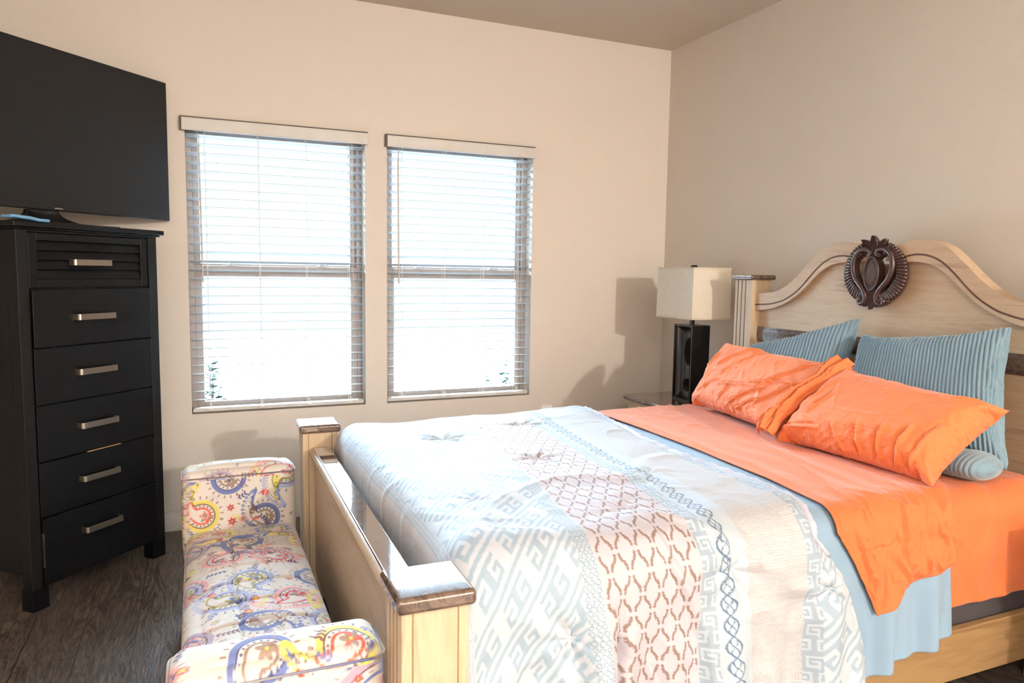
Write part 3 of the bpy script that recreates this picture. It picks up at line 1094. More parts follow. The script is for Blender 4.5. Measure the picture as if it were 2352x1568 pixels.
# gadrooned fans left and right
for s in (1, -1):
    m = MB()
    nf = 26
    for k in range(nf):
        t = k / (nf - 1)
        a = math.radians(72 - 168 * t)          # from upper inner round to lower
        ca, sa = math.cos(a), math.sin(a)
        Rr = 0.150 - 0.010 * t
        r0 = 0.098
        cy_, cz_ = 0.018, 0.0
        if sa < -0.2: r0 = 0.090
        pts, rad = [], []
        for q in range(6):
            f = q / 5
            r = r0 + (Rr - r0) * f
            tw = 0.10 * f
            yy = cy_ + r * math.cos(a - tw) * 0.98
            zz = cz_ + r * math.sin(a - tw) * 0.93 - 0.004
            pts.append(mp(s * yy, zz, 0.018 + 0.010 * math.sin(math.pi * (0.25 + 0.6 * f)) - 0.008 * f))
            rad.append(0.0056 + 0.0042 * f if q < 5 else 0.007)
        m.tube(pts, rad, 7, up=(1, 0, 0))
    mbuild(m, 'gadroon_fan')
    # base plate behind the fan
    m = MB()
    pts_o = []
    K = 40
    for k in range(K):
        a = math.radians(80 - 185 * k / (K - 1))
        pts_o.append((s * (0.018 + 0.142 * math.cos(a)), 0.133 * math.sin(a) - 0.004))
    pts_i = []
    for k in range(K):
        a = math.radians(80 - 185 * k / (K - 1))
        pts_i.append((s * (0.018 + 0.088 * math.cos(a)), 0.086 * math.sin(a) - 0.004))
    for (p, q) in zip(pts_o, pts_i):
        m.v += [mp(p[0], p[1], 0.001), mp(p[0], p[1], 0.018), mp(q[0], q[1], 0.020), mp(q[0], q[1], 0.001)]
    for k in range(K - 1):
        for j in range(4):
            a, b = 4 * k + j, 4 * k + (j + 1) % 4
            m.f.append((a, b, b + 4, a + 4))
    m.f += [(0, 1, 2, 3), tuple(4 * K - 4 + i for i in (3, 2, 1, 0))]
    mbuild(m, 'fan_plate', smooth=False)
    # S scroll: from inner top curl, out round, in to the lower curl
    path = []
    for k in range(14):                                   # top inner spiral
        a = math.radians(-170 + 330 * k / 13)
        r = 0.005 + 0.011 * (k / 13)
        path.append((0.030 + r * math.cos(a + 1.6), 0.076 + r * math.sin(a + 1.6)))
    ctrl = [(0.024, 0.092), (0.045, 0.1), (0.07, 0.094), (0.092, 0.072), (0.101, 0.04), (0.099, 0.008), (0.085, -0.025), (0.062, -0.052), (0.042, -0.074), (0.030, -0.098), (0.030, -0.120), (0.042, -0.134), (0.058, -0.134), (0.066, -0.122), (0.060, -0.110), (0.050, -0.112)]
    path = [(0.030, 0.070), (0.038, 0.074), (0.036, 0.084), (0.026, 0.086), (0.017, 0.078), (0.020, 0.092)][:0] + [(0.034, 0.078), (0.028, 0.070), (0.019, 0.074), (0.016, 0.084), (0.022, 0.094)] + ctrl[1:]
    sp = smooth_pts(path, 5)
    n_ = len(sp)
    rad = []
    for i in range(n_):
        t = i / (n_ - 1)
        rad.append(0.006 + 0.006 * math.sin(math.pi * min(1, max(0, t))) ** 0.7)
    m = MB().tube([mp(s * y, z, 0.030 + 0.004 * math.sin(3 * i / n_)) for i, (y, z) in enumerate(sp)], rad, 10, up=(1, 0, 0), sy=1.0)
    m.ellipsoid(mp(s * 0.030, 0.079, 0.032), (0.011, 0.007, 0.007), 12, 8)
    m.ellipsoid(mp(s * 0.053, -0.119, 0.032), (0.011, 0.008, 0.008), 12, 8)
    mbuild(m, 'scroll')
    # side wall of the scroll down to the board
    m = MB()
    for i, (y, z) in enumerate(sp):
        m.v += [mp(s * y, z, 0.0), mp(s * y, z, 0.028)]
        if i: m.f.append((2 * i - 2, 2 * i, 2 * i + 1, 2 * i - 1))
    o = mbuild(m, 'scroll_wall')
    sm = o.modifiers.new('s', 'SOLIDIFY'); sm.thickness = 0.012; sm.offset = 0
# oval bezel
def oval(a, b, z0, x, n=48): return [mp(a * math.cos(2 * math.pi * k / n), z0 + b * math.sin(2 * math.pi * k / n), x) for k in range(n)]
m = MB()
m.tube(oval(0.037, 0.070, -0.004, 0.040), 0.0048, 8, closed=True, up=(1, 0, 0))
m.tube(oval(0.029, 0.062, -0.004, 0.037), 0.0036, 8, closed=True, up=(1, 0, 0))
mbuild(m, 'oval_bezel')
m = MB()
K = 48
A_ = oval(0.040, 0.073, -0.004, 0.038); B_ = oval(0.042, 0.075, -0.004, 0.0)
m.v = A_ + B_ + [mp(0, -0.004, 0.034)]
for k in range(K):
    j = (k + 1) % K
    m.f += [(k, j, K + j, K + k), (k, 2 * K, j)]
mbuild(m, 'oval_block', smooth=False)
m = MB()
NU, NV = 60, 90
P = np.zeros((NV, NU, 3))
for i in range(NV):
    for j in range(NU):
        u = -1 + 2 * j / (NU - 1); v = -1 + 2 * i / (NV - 1)
        hx = math.sqrt(max(0, 1 - v * v))
        y = 0.0255 * u * hx; z = 0.058 * v
        rr = max(0, 1 - u * u) * (1 - v * v)
        d1 = abs(((y * 1.9 + z) / 0.0135) % 1 - 0.5); d2 = abs(((y * 1.9 - z) / 0.0135) % 1 - 0.5)
        gr = -0.0022 * (math.exp(-((0.5 - d1) / 0.10) ** 2) + math.exp(-((0.5 - d2) / 0.10) ** 2)) * min(1, rr * 6)
        P[i, j] = mp(y, z - 0.004, 0.034 + 0.014 * math.sqrt(rr) + gr)
m.grid(P)
mbuild(m, 'crosshatched_boss')


def leaf(m, y0, z0, ang, L, W, x0=0.02, curl=0.02, teeth=3, side=0):
    """one carved acanthus leaf: ribbed blade growing from (y0,z0)"""
    NU_, NV_ = 11, 22
    P = np.zeros((NV_, NU_, 3))
    for i in range(NV_):
        t = i / (NV_ - 1)
        w = W * 1.75 * (t + 0.12) ** 0.55 * (1 - t) ** 0.62 * (1 + 0.20 * abs(math.sin(teeth * math.pi * t))) + 0.0006
        bend = ang + side * 0.5 * t * t
        cy = y0 + L * t * math.sin(bend)
        cz = z0 + L * t * math.cos(bend)
        for j in range(NU_):
            u = -1 + 2 * j / (NU_ - 1)
            yy = cy + u * w * math.cos(bend)
            zz = cz - u * w * math.sin(bend)
            x = x0 + 0.010 * (1 - u * u) - 0.0075 * abs(math.sin(2.5 * math.pi * abs(u))) + curl * t ** 2
            P[i, j] = mp(yy, zz, x)
    m.grid(P)
    n = len(m.v)
    # skirt back to the board
    edge = [tuple(P[i, 0]) for i in range(NV_)] + [tuple(P[-1, j]) for j in range(1, NU_)] + [tuple(P[i, -1]) for i in range(NV_ - 2, -1, -1)]
    for e in edge: m.v += [e, (min(e[0] + 0.011, 0.0), e[1], e[2])]
    for k in range(len(edge) - 1):
        a = n + 2 * k
        m.f.append((a, a + 2, a + 3, a + 1))
    return m


cr = MB()
leaf(cr, 0, 0.050, 0.0, 0.108, 0.023, 0.026, 0.016)
for s in (1, -1):
    leaf(cr, s * 0.006, 0.055, s * 0.34, 0.104, 0.019, 0.022, 0.014, side=s * 0.45)
    leaf(cr, s * 0.008, 0.058, s * 0.60, 0.080, 0.016, 0.018, 0.012, side=s * 0.6)
    leaf(cr, s * 0.010, 0.058, s * 0.85, 0.062, 0.012, 0.016, 0.010, side=s * 0.5)
mbuild(cr, 'leaf_crown')
sh_ = MB()
for k in range(-2, 3):
    a = math.pi - k * 0.28
    leaf(sh_, k * 0.005, -0.066, a, 0.092 - 0.007 * abs(k), 0.0115, 0.028, 0.008, teeth=1)
for s in (1, -1):
    sh_.ellipsoid(mp(s * 0.072, -0.118, 0.014), (0.014, 0.020, 0.016), 14, 8)
mbuild(sh_, 'shell_foot')

# ---- footboard
FX, FA = -2.370, math.radians(-1.05)
foot = empty('footboard', (FX + 1.25, 0, 0), FA, bed)
fm = lambda m, name, mat, parent=None, **kw: m.build(name, MAT[mat], parent or foot, **kw)
HY = 0.815
for s in (1, -1):
    yc = s * HY
    m = MB().box(-0.068, 0.068, yc - 0.064, yc + 0.064, 0, 0.686)
    post = fm(m, 'footboard_post', 'maple', bevel=0.004)
    # raised frame lines on the long faces, flutes on the foot side
    for q in (-0.047, 0.044):
        for sy in (-1, 1):
            m = MB().box(q, q + 0.003, yc + sy * 0.064 - 0.0009, yc + sy * 0.064 + 0.0009, 0.08, 0.684)
            fm(m, 'panel_line', 'groove' if q > 9 else 'maple_x', post)
    for q in (-0.03, 0.0, 0.03):
        m = MB().box(-0.0687, -0.066, yc + q - 0.0025, yc + q + 0.0025, 0.08, 0.684)
        fm(m, 'flute_line', 'maple_x', post)
    m = MB().box(-0.080, 0.080, yc - 0.080, yc + 0.080, 0.6862, 0.720)
    fm(m, 'marble_cap', 'marble', post, bevel=0.011, seg=4)
m = MB().box(-0.024, 0.018, -HY + 0.0645, HY - 0.0645, 0.12, 0.598)
fm(m, 'footboard_panel', 'maple_h', bevel=0.003)
m = MB()
prof = [(-0.040, 0.600), (-0.042, 0.612), (-0.036, 0.624), (-0.024, 0.630), (0.024, 0.630), (0.036, 0.624), (0.042, 0.612), (0.040, 0.600), (0.034, 0.592), (-0.034, 0.592)]
m.prism(prof, 1, -HY + 0.0645, HY - 0.0645)
tr = fm(m, 'top_rail', 'maple_h', bevel=0.002)
m = MB().box(-0.031, 0.031, -HY + 0.0648, HY - 0.112, 0.6305, 0.6375)
fm(m, 'marble_inlay', 'marble', tr, bevel=0.006, seg=3)

# side rails
for y0, y1 in ((-2.605, -2.577), (-1.063, -1.035)):
    m = Bm().box(-2.30, -0.257, y0, y1, 0.13, 0.288)
    m.out('side_rail', MAT['maple_x'], bevel=0.005, seg=3)
m = Bm()
for x in (-2.1, -1.7, -1.3, -0.9, -0.5):
    m.box(x - 0.04, x + 0.04, -2.5765, -1.0635, 0.19, 0.21)
m.out('bed_slats', MAT['maple_x'])

# mattress + box spring
o = box('box_spring', -2.275, -0.262, -2.572, -1.068, 0.2102, 0.400, MAT['spring'], None, 0.03, 4)
tag(o, 'dark grey box spring showing under the orange sheet', 'box spring')
o = box('mattress', -2.275, -0.262, -2.572, -1.068, 0.4005, 0.680, MAT['mattress'], None, 0.06, 6)
tag(o, 'white mattress hidden under the orange and blue bedding on the bed', 'mattress')


# ------------------------------------------------------------------ noise for cloth
def make_noise(seed, n=64):
    g = np.random.default_rng(seed).random((n, n))
    def f(x, y):
        x = np.asarray(x, float); y = np.asarray(y, float)
        xi = np.floor(x).astype(int); yi = np.floor(y).astype(int)
        fx = x - xi; fy = y - yi
        fx = fx * fx * fx * (fx * (fx * 6 - 15) + 10); fy = fy * fy * fy * (fy * (fy * 6 - 15) + 10)
        a = g[yi % n, xi % n]; b = g[yi % n, (xi + 1) % n]; c = g[(yi + 1) % n, xi % n]; d = g[(yi + 1) % n, (xi + 1) % n]
        return (a * (1 - fx) + b * fx) * (1 - fy) + (c * (1 - fx) + d * fx) * fy - 0.5
    return f


NZ = [make_noise(k + 11) for k in range(8)]
def fbm(k, x, y, o=3): return sum(NZ[(k + i) % 8](x * 2 ** i, y * 2 ** i) / 2 ** i for i in range(o))
def ridge(k, x, y, sharp=5.0):
    a = fbm(k, x, y, 2)
    return np.maximum(0, 1 - np.abs(a) * sharp)
def sstep(a, b, x):
    t = np.clip((x - a) / (b - a), 0, 1)
    return t * t * (3 - 2 * t)


YN, YF = -2.575, -1.065      # near / far sides of the mattress
TOP = 0.682


def drape(T, d, r=0.07, flare=0.05):
    """T: distance along the cloth from the centre line, + toward the camera side. returns y, z, side drop"""
    half = (YF - YN) / 2
    yc = (YF + YN) / 2
    hh = half + d
    s = np.sign(T); a = np.abs(T)
    flat = hh - r
    arc = r * math.pi / 2
    y = np.where(a < flat, a, np.where(a < flat + arc, flat + r * np.sin(np.clip((a - flat) / r, 0, math.pi / 2)), hh))
    drop = np.where(a < flat, 0, np.where(a < flat + arc, r * (1 - np.cos(np.clip((a - flat) / r, 0, math.pi / 2))), r + a - flat - arc))
    below = np.maximum(0, a - flat - arc)
    y = y + flare * below
    crown = 0.010 * (1 - np.clip(y / hh, 0, 1) ** 2)
    return yc - s * y, TOP + d + crown - drop, below


def tri_grid(nu, nv):
    i, j = np.meshgrid(np.arange(nv - 1), np.arange(nu - 1), indexing='ij')
    a = (i * nu + j).ravel()
    return np.stack([a, a + 1, a + nu + 1, a + nu], 1)


def sheet(name, mat, P, colors=None, solid=0.0, off=1.0, root=True, parent=None):
    nv, nu = P.shape[:2]
    o = mesh_obj(name, P.reshape(-1, 3), tri_grid(nu, nv), mat, parent, smooth=True, colors=None if colors is None else colors.reshape(-1, 3))
    if solid:
        s = o.modifiers.new('thick', 'SOLIDIFY')
        s.thickness = solid
        s.offset = off
    return o


def grid_normals(P):
    du = np.gradient(P, axis=1); dv = np.gradient(P, axis=0)
    n = np.cross(du, dv)
    n /= np.linalg.norm(n, axis=-1, keepdims=True) + 1e-9
    return n


# ---- fitted sheet
half = (YF - YN) / 2
nu, nv = 330, 360
sx = np.linspace(0, 1, nu); tt = np.linspace(-(half + 0.25), half + 0.305, nv)
U, T = np.meshgrid(sx, tt)
X = -1.35 + U * (1.35 - 0.235)
y, z, below = drape(T, 0.004, r=0.085, flare=-0.02)
P = np.stack([X, y, z], -1)
hd = sstep(-0.34, -0.235, X)
P[..., 2] -= 0.10 * hd ** 2 * (below < 0.001)
cr_ = 0.006 * ridge(0, X * 3.2 + T * 1.1, T * 2.0 - X * 1.2) + 0.005 * ridge(2, X * 5 - T * 2.2, T * 3.1 + X * 3)
w_ = sstep(0.35, 0.75, T) + 0.25
nrm = grid_normals(P)
if nrm[..., 2].mean() < 0: nrm = -nrm
P = P + nrm * (cr_ * w_ * 1.2 * sstep(-0.98, -0.82, X))[..., None]
P[..., 0] += 0.006 * np.sin(T * 9)
o = sheet('fitted_sheet', MAT['orange'], P, solid=0.002, off=-1)
tag(o, 'orange fitted sheet stretched over the mattress at the headboard end', 'bed sheet')

# ---- light blue blanket layer
def hang_fold(X, T, below):
    return (0.014 * np.sin(X * 34 + 1.2 * np.sin(T * 5)) * sstep(0.02, 0.25, below) + 0.009 * np.sin(X * 71 + 2 + T * 4) * sstep(0.08, 0.35, below)) * (T > 0)
def edge_lines(T, far, near):  # X at far / near side, blended along T
    t = np.clip((T + half) / (2 * half), 0, 1)
    return far + (near - far) * t
nu, nv = 300, 420
tt = np.linspace(-(half + 0.22), half + 0.46, nv)
U, T = np.meshgrid(np.linspace(0, 1, nu), tt)
xl = edge_lines(T, -1.55, -1.55)
xr = -0.772 + 0.006 * np.sin(T * 7)
X = xl + U * (xr - xl)
y, z, below = drape(T, 0.012, r=0.085, flare=0.085)
# shortens toward its right end
fold = hang_fold(X, T, below) * sstep(-1.38, -1.20, X)
P = np.stack([X, y - fold, z], -1)
nrm = grid_normals(P)
if nrm[..., 2].mean() < 0: nrm = -nrm
P += nrm * (0.003 * ridge(1, X * 4, T * 2.5) * (below <= 0))[..., None]
cut = 0.0 + 0.05 * (X + 1.15) / 0.33
P[..., 2] += np.where(below > 0, below * 0.16 * np.clip((X + 1.2) / 0.36, 0, 1.2), 0)
o = sheet('blanket', MAT['blanket'], P, solid=0.004, off=1)
tag(o, 'light blue blanket folded back below the orange sheet, hanging over the bed side', 'blanket')

# ---- orange flat sheet, folded over the blanket
nu, nv = 300, 420
tt = np.linspace(-(half + 0.20), half + 0.315, nv)
U, T = np.meshgrid(np.linspace(0, 1, nu), tt)
_k = np.clip((T - half) / 0.315, 0, 1)
T = np.where(T > half, half + 0.315 * _k * (0.93 - 0.34 * U ** 0.8 + 0.02 * np.sin(U * 9)), T)
y, z, below = drape(T, 0.023, r=0.085, flare=0.10)
def interp(T, pts):
    a = np.array(pts)
    return np.interp(T, a[:, 0], a[:, 1])
yc_ = (YF + YN) / 2
xe = interp(T, [(-0.95, -1.13), (-0.55, -1.145), (0.0, -1.165), (0.45, -1.185), (0.70, -1.215), (0.80, -1.23), (0.88, -1.175), (1.0, -1.105), (1.1, -1.06)])
xr2 = interp(T, [(-1.0, -0.60), (0.55, -0.60), (0.68, -0.70), (0.78, -0.775), (0.95, -0.785), (1.1, -0.785)])
X = xe + U * (xr2 - xe)
hang = below / 0.27
P = np.stack([X, y - hang_fold(X, T, below), z], -1)
nrm = grid_normals(P)
if nrm[..., 2].mean() < 0: nrm = -nrm
wr = 0.004 * ridge(3, X * 2.5 + 0.5 * T, T * 2.0) + 0.0035 * np.sin(X * 60 + 6 * T + 3 * fbm(1, X * 4, T * 3)) * sstep(-0.7, 0.5, T) * 0.5
wr += (0.019 * ridge(5, X * 8 + T * 3, T * 4 - X * 2, 6) + 0.012 * ridge(2, X * 13 - T * 5, T * 6, 6) + 0.007 * ridge(7, X * 24 + T * 6, T * 9, 5)) * sstep(0.60, 0.90, T)
wr += 0.006 * np.exp(-((U - 0.985) / 0.012) ** 2)
wr += (0.006 * ridge(6, X * 3.0 + T * 0.9, T * 1.3 + X * 2, 7) + 0.004 * ridge(4, X * 8 + T * 2, T * 3, 6)) * (T < 0.85) + 0.006 * fbm(5, X * 6, T * 4, 2)
# fold line running to the right end
wr += 0.009 * np.exp(-((X + 0.86 + 0.10 * (T - 0.75)) / 0.014) ** 2) * sstep(0.60, 0.8, T)
wr *= (0.15 + 0.85 * sstep(0, 0.07, U) * sstep(1, 0.94, U) * sstep(1.0, 0.9, _k))
P += nrm * wr[..., None]
o = sheet('flat_sheet', MAT['orange'], P, solid=0.0035, off=1)
tag(o, 'orange flat sheet turned down over the light blue blanket', 'bed sheet')

# ------------------------------------------------------------------ comforter
C = {k: np.array(srgb(*v)) for k, v in dict(base=(202, 208, 217), key=(162, 181, 198), chain=(150, 166, 184), net=(146, 120, 112), netbg=(200, 194, 202),
     lat=(98, 122, 150), latbg=(192, 204, 214), dot=(176, 168, 168), dotbg=(198, 199, 203), hem=(216, 213, 218)).items()}
C = {k: v * 0.84 for k, v in C.items()}
KEY = ["1111100", "1000000", "1011100", "1000100", "1111100", "0000000", "1111111", "0000000"]
KEY = np.array([[int(c) for c in r] for r in KEY])
SK = np.array([[int(c) for c in r] for r in ["1111111", "1000000", "1011111", "1010001", "1011101", "1000001", "1111101"]])


def key_mask(a, t, cell, rot, tile=KEY):
    ca, sa = math.cos(rot), math.sin(rot)
    p = (a * ca - t * sa) / cell; q = (a * sa + t * ca) / cell
    n = tile.shape[0]; mm = tile.shape[1]
    row = np.floor(q / n).astype(int)
    p = np.where(row % 2 == 0, p, p + mm // 2)
    flip = (np.floor(p / mm).astype(int) + row) % 2 == 0
    i = np.floor(q).astype(int) % n
    j = np.floor(p).astype(int) % mm
    j = np.where(flip, j, mm - 1 - j)
    return tile[i, j] > 0


def line_d(v, period): return np.abs(((v / period) % 1.0) - 0.5) * period


def comforter_color(a, t):
    """a: warped fabric coordinate along the bed in band units, t: across, metres"""
    col = np.broadcast_to(C['base'], a.shape + (3,)).copy()
    def put(mask, c, k=1.0):
        col[mask] = col[mask] * (1 - k) + C[c] * k
    # foot hem
    m0 = a < 0.10
    put(m0, 'hem')
    for e in (0.104, 0.116, 0.128): put(np.abs(a - e) < 0.002, 'key', 0.5)
    # big key field
    k1 = (a > 0.135) & (a < 0.555)
    put(k1 & key_mask(a, t, 0.0112, math.radians(38)), 'key')
    # chain border
    k2 = (a >= 0.555) & (a < 0.60)
    put(k2, 'latbg')
    d = np.hypot(line_d(a, 0.0150), line_d(t, 0.0150))
    put(k2 & (np.abs(d - 0.0052) < 0.0014), 'chain')
    # dashed net
    k3 = (a >= 0.605) & (a < 0.885)
    put((a >= 0.60) & (a < 0.89), 'netbg')
    W, Hh = 0.054, 0.090
    u = np.abs(((a - 0.605) / W) % 1.0 - 0.5) * W; v = np.abs((t / Hh) % 1.0 - 0.5) * Hh
    Lx, Ly = -W / 2, Hh / 2
    LL = math.hypot(Lx, Ly)
    al = ((u - W / 2) * Lx + v * Ly) / LL ** 2
    pd = ((u - W / 2) * Ly - v * Lx) / LL
    pd = pd + np.where((al * 4).astype(int) % 2 == 0, 0.0011, -0.0011)
    put(k3 & (np.abs(pd) < 0.0036) & (al > 0.13) & (al < 0.87), 'net')
    # key border
    k4 = (a >= 0.89) & (a < 0.935)
    put(k4, 'latbg')
    put(k4 & key_mask(a - 0.892, t, 0.0060, 0.0, SK), 'chain', 0.75)
    # lattice
    k5 = (a >= 0.935) & (a < 1.02)
    put(k5, 'latbg')
    for ph in (0, math.pi):
        cc = 0.9775 + 0.024 * np.sin(t * 70 + ph)
        put(k5 & (np.abs(a - cc) < 0.0036), 'lat')
        cc = 0.9775 + 0.011 * np.sin(t * 140 + ph)
        put(k5 & (np.abs(a - cc) < 0.0024), 'lat')
    put((a >= 1.02) & (a < 1.07), 'latbg', 0.7)
    # dotted field
    k6 = (a >= 1.07) & (a < 1.24)
    put(k6, 'dotbg')
    d = np.hypot(line_d(a + 0.002 * np.sin(t * 200), 0.0065), line_d(t, 0.0062))
    put(k6 & (d < 0.0017), 'dot', 0.9)
    # key border + big key hem
    k7 = (a >= 1.24) & (a < 1.285)
    put(k7, 'latbg')
    put(k7 & key_mask(a - 1.242, t, 0.0060, 0.0, SK), 'chain', 0.75)
    k8 = a >= 1.285
    put(k8 & key_mask(a, t, 0.0115, math.radians(40)), 'key')
    return col


BA = [0.0, 0.135, 0.555, 0.60, 0.89, 0.935, 1.02, 1.07, 1.24, 1.285, 1.36]
BFAR = [-2.40, -2.285, -1.81, -1.77, -1.53, -1.50, -1.43, -1.40, -1.25, -1.215, -1.16]
BNEAR = [-2.40, -2.285, -2.015, -1.975, -1.70, -1.655, -1.585, -1.555, -1.375, -1.335, -1.255]
nu, nv = 560, 1000
d_ = 0.034
Tn, Tf = half + 0.50, -(half + 0.30)
tt = np.linspace(Tf, Tn, nv)
U, T = np.meshgrid(np.linspace(0, 1, nu), tt)
FOOTL = 0.20                                       # cloth hanging down at the foot
xe = interp(T, [(-1.0, -1.16), (-0.72, -1.185), (-0.40, -1.235), (-0.1, -1.285), (0.15, -1.30), (0.45, -1.29), (0.65, -1.295), (0.80, -1.325), (0.87, -1.27), (0.97, -1.215), (1.15, -1.165), (1.3, -1.16)])
xfoot = -2.300
rf = 0.075
# arc-length along bed: foot hang, arc, flat
flat_len = xe - (xfoot + rf)
tot = FOOTL + rf * math.pi / 2 + flat_len
S = U * tot
dropf = np.where(S < FOOTL, rf + (FOOTL - S), np.where(S < FOOTL + rf * math.pi / 2, rf * (1 - np.cos(np.clip((FOOTL + rf * math.pi / 2 - S) / rf, 0, math.pi / 2))), 0))
X = np.where(S < FOOTL, xfoot, np.where(S < FOOTL + rf * math.pi / 2, xfoot + rf - rf * np.sin(np.clip((FOOTL + rf * math.pi / 2 - S) / rf, 0, math.pi / 2)), xfoot + rf + S - FOOTL - rf * math.pi / 2))
y, z, below = drape(T, d_, r=0.12, flare=0.10)
z = np.maximum(z - dropf, np.minimum(z, 0.30 - 0.35 * 0) - dropf * 0.0 - 10)
z = z - 0.0
# keep the foot-side corner from falling through the floor
z = np.maximum(z, 0.235 + 0.0 * T)
P = np.stack([X, y, z], -1)
tl = np.clip((T + half) / (2 * half), 0, 1)
band = np.zeros_like(X)
xx_b = xe - (tot - S)
for q in range(len(BA) - 1):
    b0 = BFAR[q] + (BNEAR[q] - BFAR[q]) * tl; b1 = BFAR[q + 1] + (BNEAR[q + 1] - BFAR[q + 1]) * tl
    inside = (xx_b >= b0) & (xx_b < b1) if q < len(BA) - 2 else (xx_b >= b0)
    band = np.where(inside, BA[q] + (BA[q + 1] - BA[q]) * (xx_b - b0) / (b1 - b0), band)
band = np.where(xx_b < BFAR[0], 0.0 - (BFAR[0] - xx_b), band)
band = band + 0.0045 * fbm(4, X * 6, T * 6)
colr = comforter_color(band, T)
nrm = grid_normals(P)
if nrm[..., 2].mean() < 0: nrm = -nrm
# puffiness, wrinkles and tufts
disp = 0.010 * ridge(1, X * 2.0 + T * 1.6, T * 1.4 - X * 1.1, 6) * (below > -1) + 0.008 * ridge(6, X * 5 - T * 3, T * 3 + X * 2, 7) * sstep(0.2, 0.9, T) + 0.018 * fbm(0, X * 3.0, T * 2.6, 2) + 0.006 * ridge(3, X * 2.2 + T * 0.8, T * 2.2 - X, 4) + 0.003 * ridge(6, X * 7 - 2 * T, T * 6 + X, 5)
for (tx_, tt_, amp) in ((-1.99, -0.30, 0.016), (-1.78, 0.05, 0.014), (-1.62, -0.45, 0.012), (-1.60, 0.84, 0.022), (-1.30, 0.93, 0.018), (-2.05, 0.93, 0.016), (-1.55, 0.35, 0.010), (-2.12, 0.40, 0.010), (-1.80, 0.60, 0.008)):
    dx, dt = X - tx_, T - tt_
    r_ = np.hypot(dx, dt)
    an = np.arctan2(dt, dx)
    disp -= amp * 0.6 * np.exp(-(r_ / 0.030) ** 2)
    disp += amp * 0.20 * np.sin(an * 7 + tx_ * 30) * np.exp(-((r_ - 0.055) / 0.05) ** 2)
# hanging folds near side
hang = sstep(0.0, 0.22, below) * (T > 0)
P[..., 1] -= hang * (0.022 * np.sin(X * 19 + 0.8) + 0.012 * np.sin(X * 41 + 2.2 + 3 * T))
disp += 0.055 * np.exp(-((X + 1.99 + 0.12 * (T - 0.9)) / 0.045) ** 2) * sstep(0.80, 1.0, T)
disp += 0.010 * ridge(4, X * 4.5 + T * 2, T * 3.5 - X, 5) * sstep(0.55, 0.95, T)
disp -= 0.045 * np.exp(-((X + 1.925 + 0.12 * (T - 0.9)) / 0.018) ** 2) * sstep(0.84, 1.0, T)
edge_fade = sstep(0.0, 0.03, U) * sstep(1.0, 0.97, U)
P += nrm * (disp * (0.35 + 0.65 * edge_fade))[..., None]
# thin out at the turned edge
P[..., 2] -= 0.014 * sstep(0.985, 1.0, U) * (below <= 0)
# wavy bottom hem
P[..., 2] += np.where((below > 0) & (T > 0), below / 0.42 * 0.02 * np.sin(X * 9), 0)
comf = sheet('comforter', MAT['comforter'], P, colors=colr, solid=0.006, off=-1)
tag(comf, 'pale blue and white comforter with key pattern bands over the foot of the bed', 'comforter')
# rolled hem at the turned edge
m = MB()
ix = [i for i in range(nv) if -(half + 0.1) < tt[i] < half + 0.10]
hp, hr = [], []
for n_, i in enumerate(ix[::4]):
    p = P[i, -1]
    hp.append((p[0] + 0.004, p[1] - (0.008 if below[i, -1] > 0 else 0), p[2] + (0.010 if below[i, -1] <= 0 else 0.0)))
    hr.append((0.0125 if tt[i] < half else 0.0125 - 0.08 * (tt[i] - half)) + 0.0022 * math.sin(n_ * 0.9) + 0.0012 * math.sin(n_ * 2.3))
m.tube(hp, hr, 10)
h_ = m.build('rolled_hem', MAT['hem'], comf, smooth=True)

# ------------------------------------------------------------------ pillows: small inflation solver
def inflate(w, h, nx, ny, steps, thick, seed, slack=1.03):
    r = np.random.default_rng(seed)
    x = np.linspace(-w / 2, w / 2, nx); yv = np.linspace(-h / 2, h / 2, ny)
    gx, gy = np.meshgrid(x, yv)
    base = np.stack([gx, gy, np.zeros_like(gx)], -1)
    P = np.stack([base, base]).astype(float)
    bump_ = np.sin(np.pi * (gx / w + .5)) * np.sin(np.pi * (gy / h + .5))
    P[0, ..., 2] += 0.02 * bump_ + 0.004 * r.standard_normal(gx.shape) * (bump_ > 0.01)
    P[1, ..., 2] -= 0.02 * bump_ + 0.004 * r.standard_normal(gx.shape) * (bump_ > 0.01)
    Q = P.copy()
    lx, ly = (x[1] - x[0]) * slack, (yv[1] - yv[0]) * slack
    ld = math.hypot(lx, ly)
    def con(A, B, L, k=1.0):
        d = B - A
        n = np.linalg.norm(d, axis=-1, keepdims=True) + 1e-12
        c = d * (0.5 * k * (n - L) / n)
        A += c; B -= c
    for s in range(steps):
        V = (P - Q) * 0.90
        Q = P.copy()
        P = P + V
        th = (P[0, ..., 2].max() - P[1, ..., 2].min())
        pr = 0.10 * max(0.0, 1 - th / thick)
        for k, sg in ((0, 1), (1, -1)):
            n = np.cross(np.gradient(P[k], axis=1), np.gradient(P[k], axis=0)) / (lx * ly)
            P[k] += sg * n * pr * 0.012
        for it in range(5):
            for par in (0, 1):
                e = ((nx - par) // 2) * 2 + par
                con(P[:, :, par:e:2], P[:, :, par + 1:e:2], lx)
                e = ((ny - par) // 2) * 2 + par
                con(P[:, par:e:2], P[:, par + 1:e:2], ly)
            for par in (0, 1):
                e = ((ny - par) // 2) * 2 + par
                con(P[:, par:e:2, :-1], P[:, par + 1:e:2, 1:], ld, 0.5)
                con(P[:, par:e:2, 1:], P[:, par + 1:e:2, :-1], ld, 0.5)
            for sl in ((slice(None), 0), (slice(None), -1), (0, slice(None)), (-1, slice(None))):
                mn = 0.5 * (P[0][sl] + P[1][sl])
                P[0][sl] = mn; P[1][sl] = mn
    return P


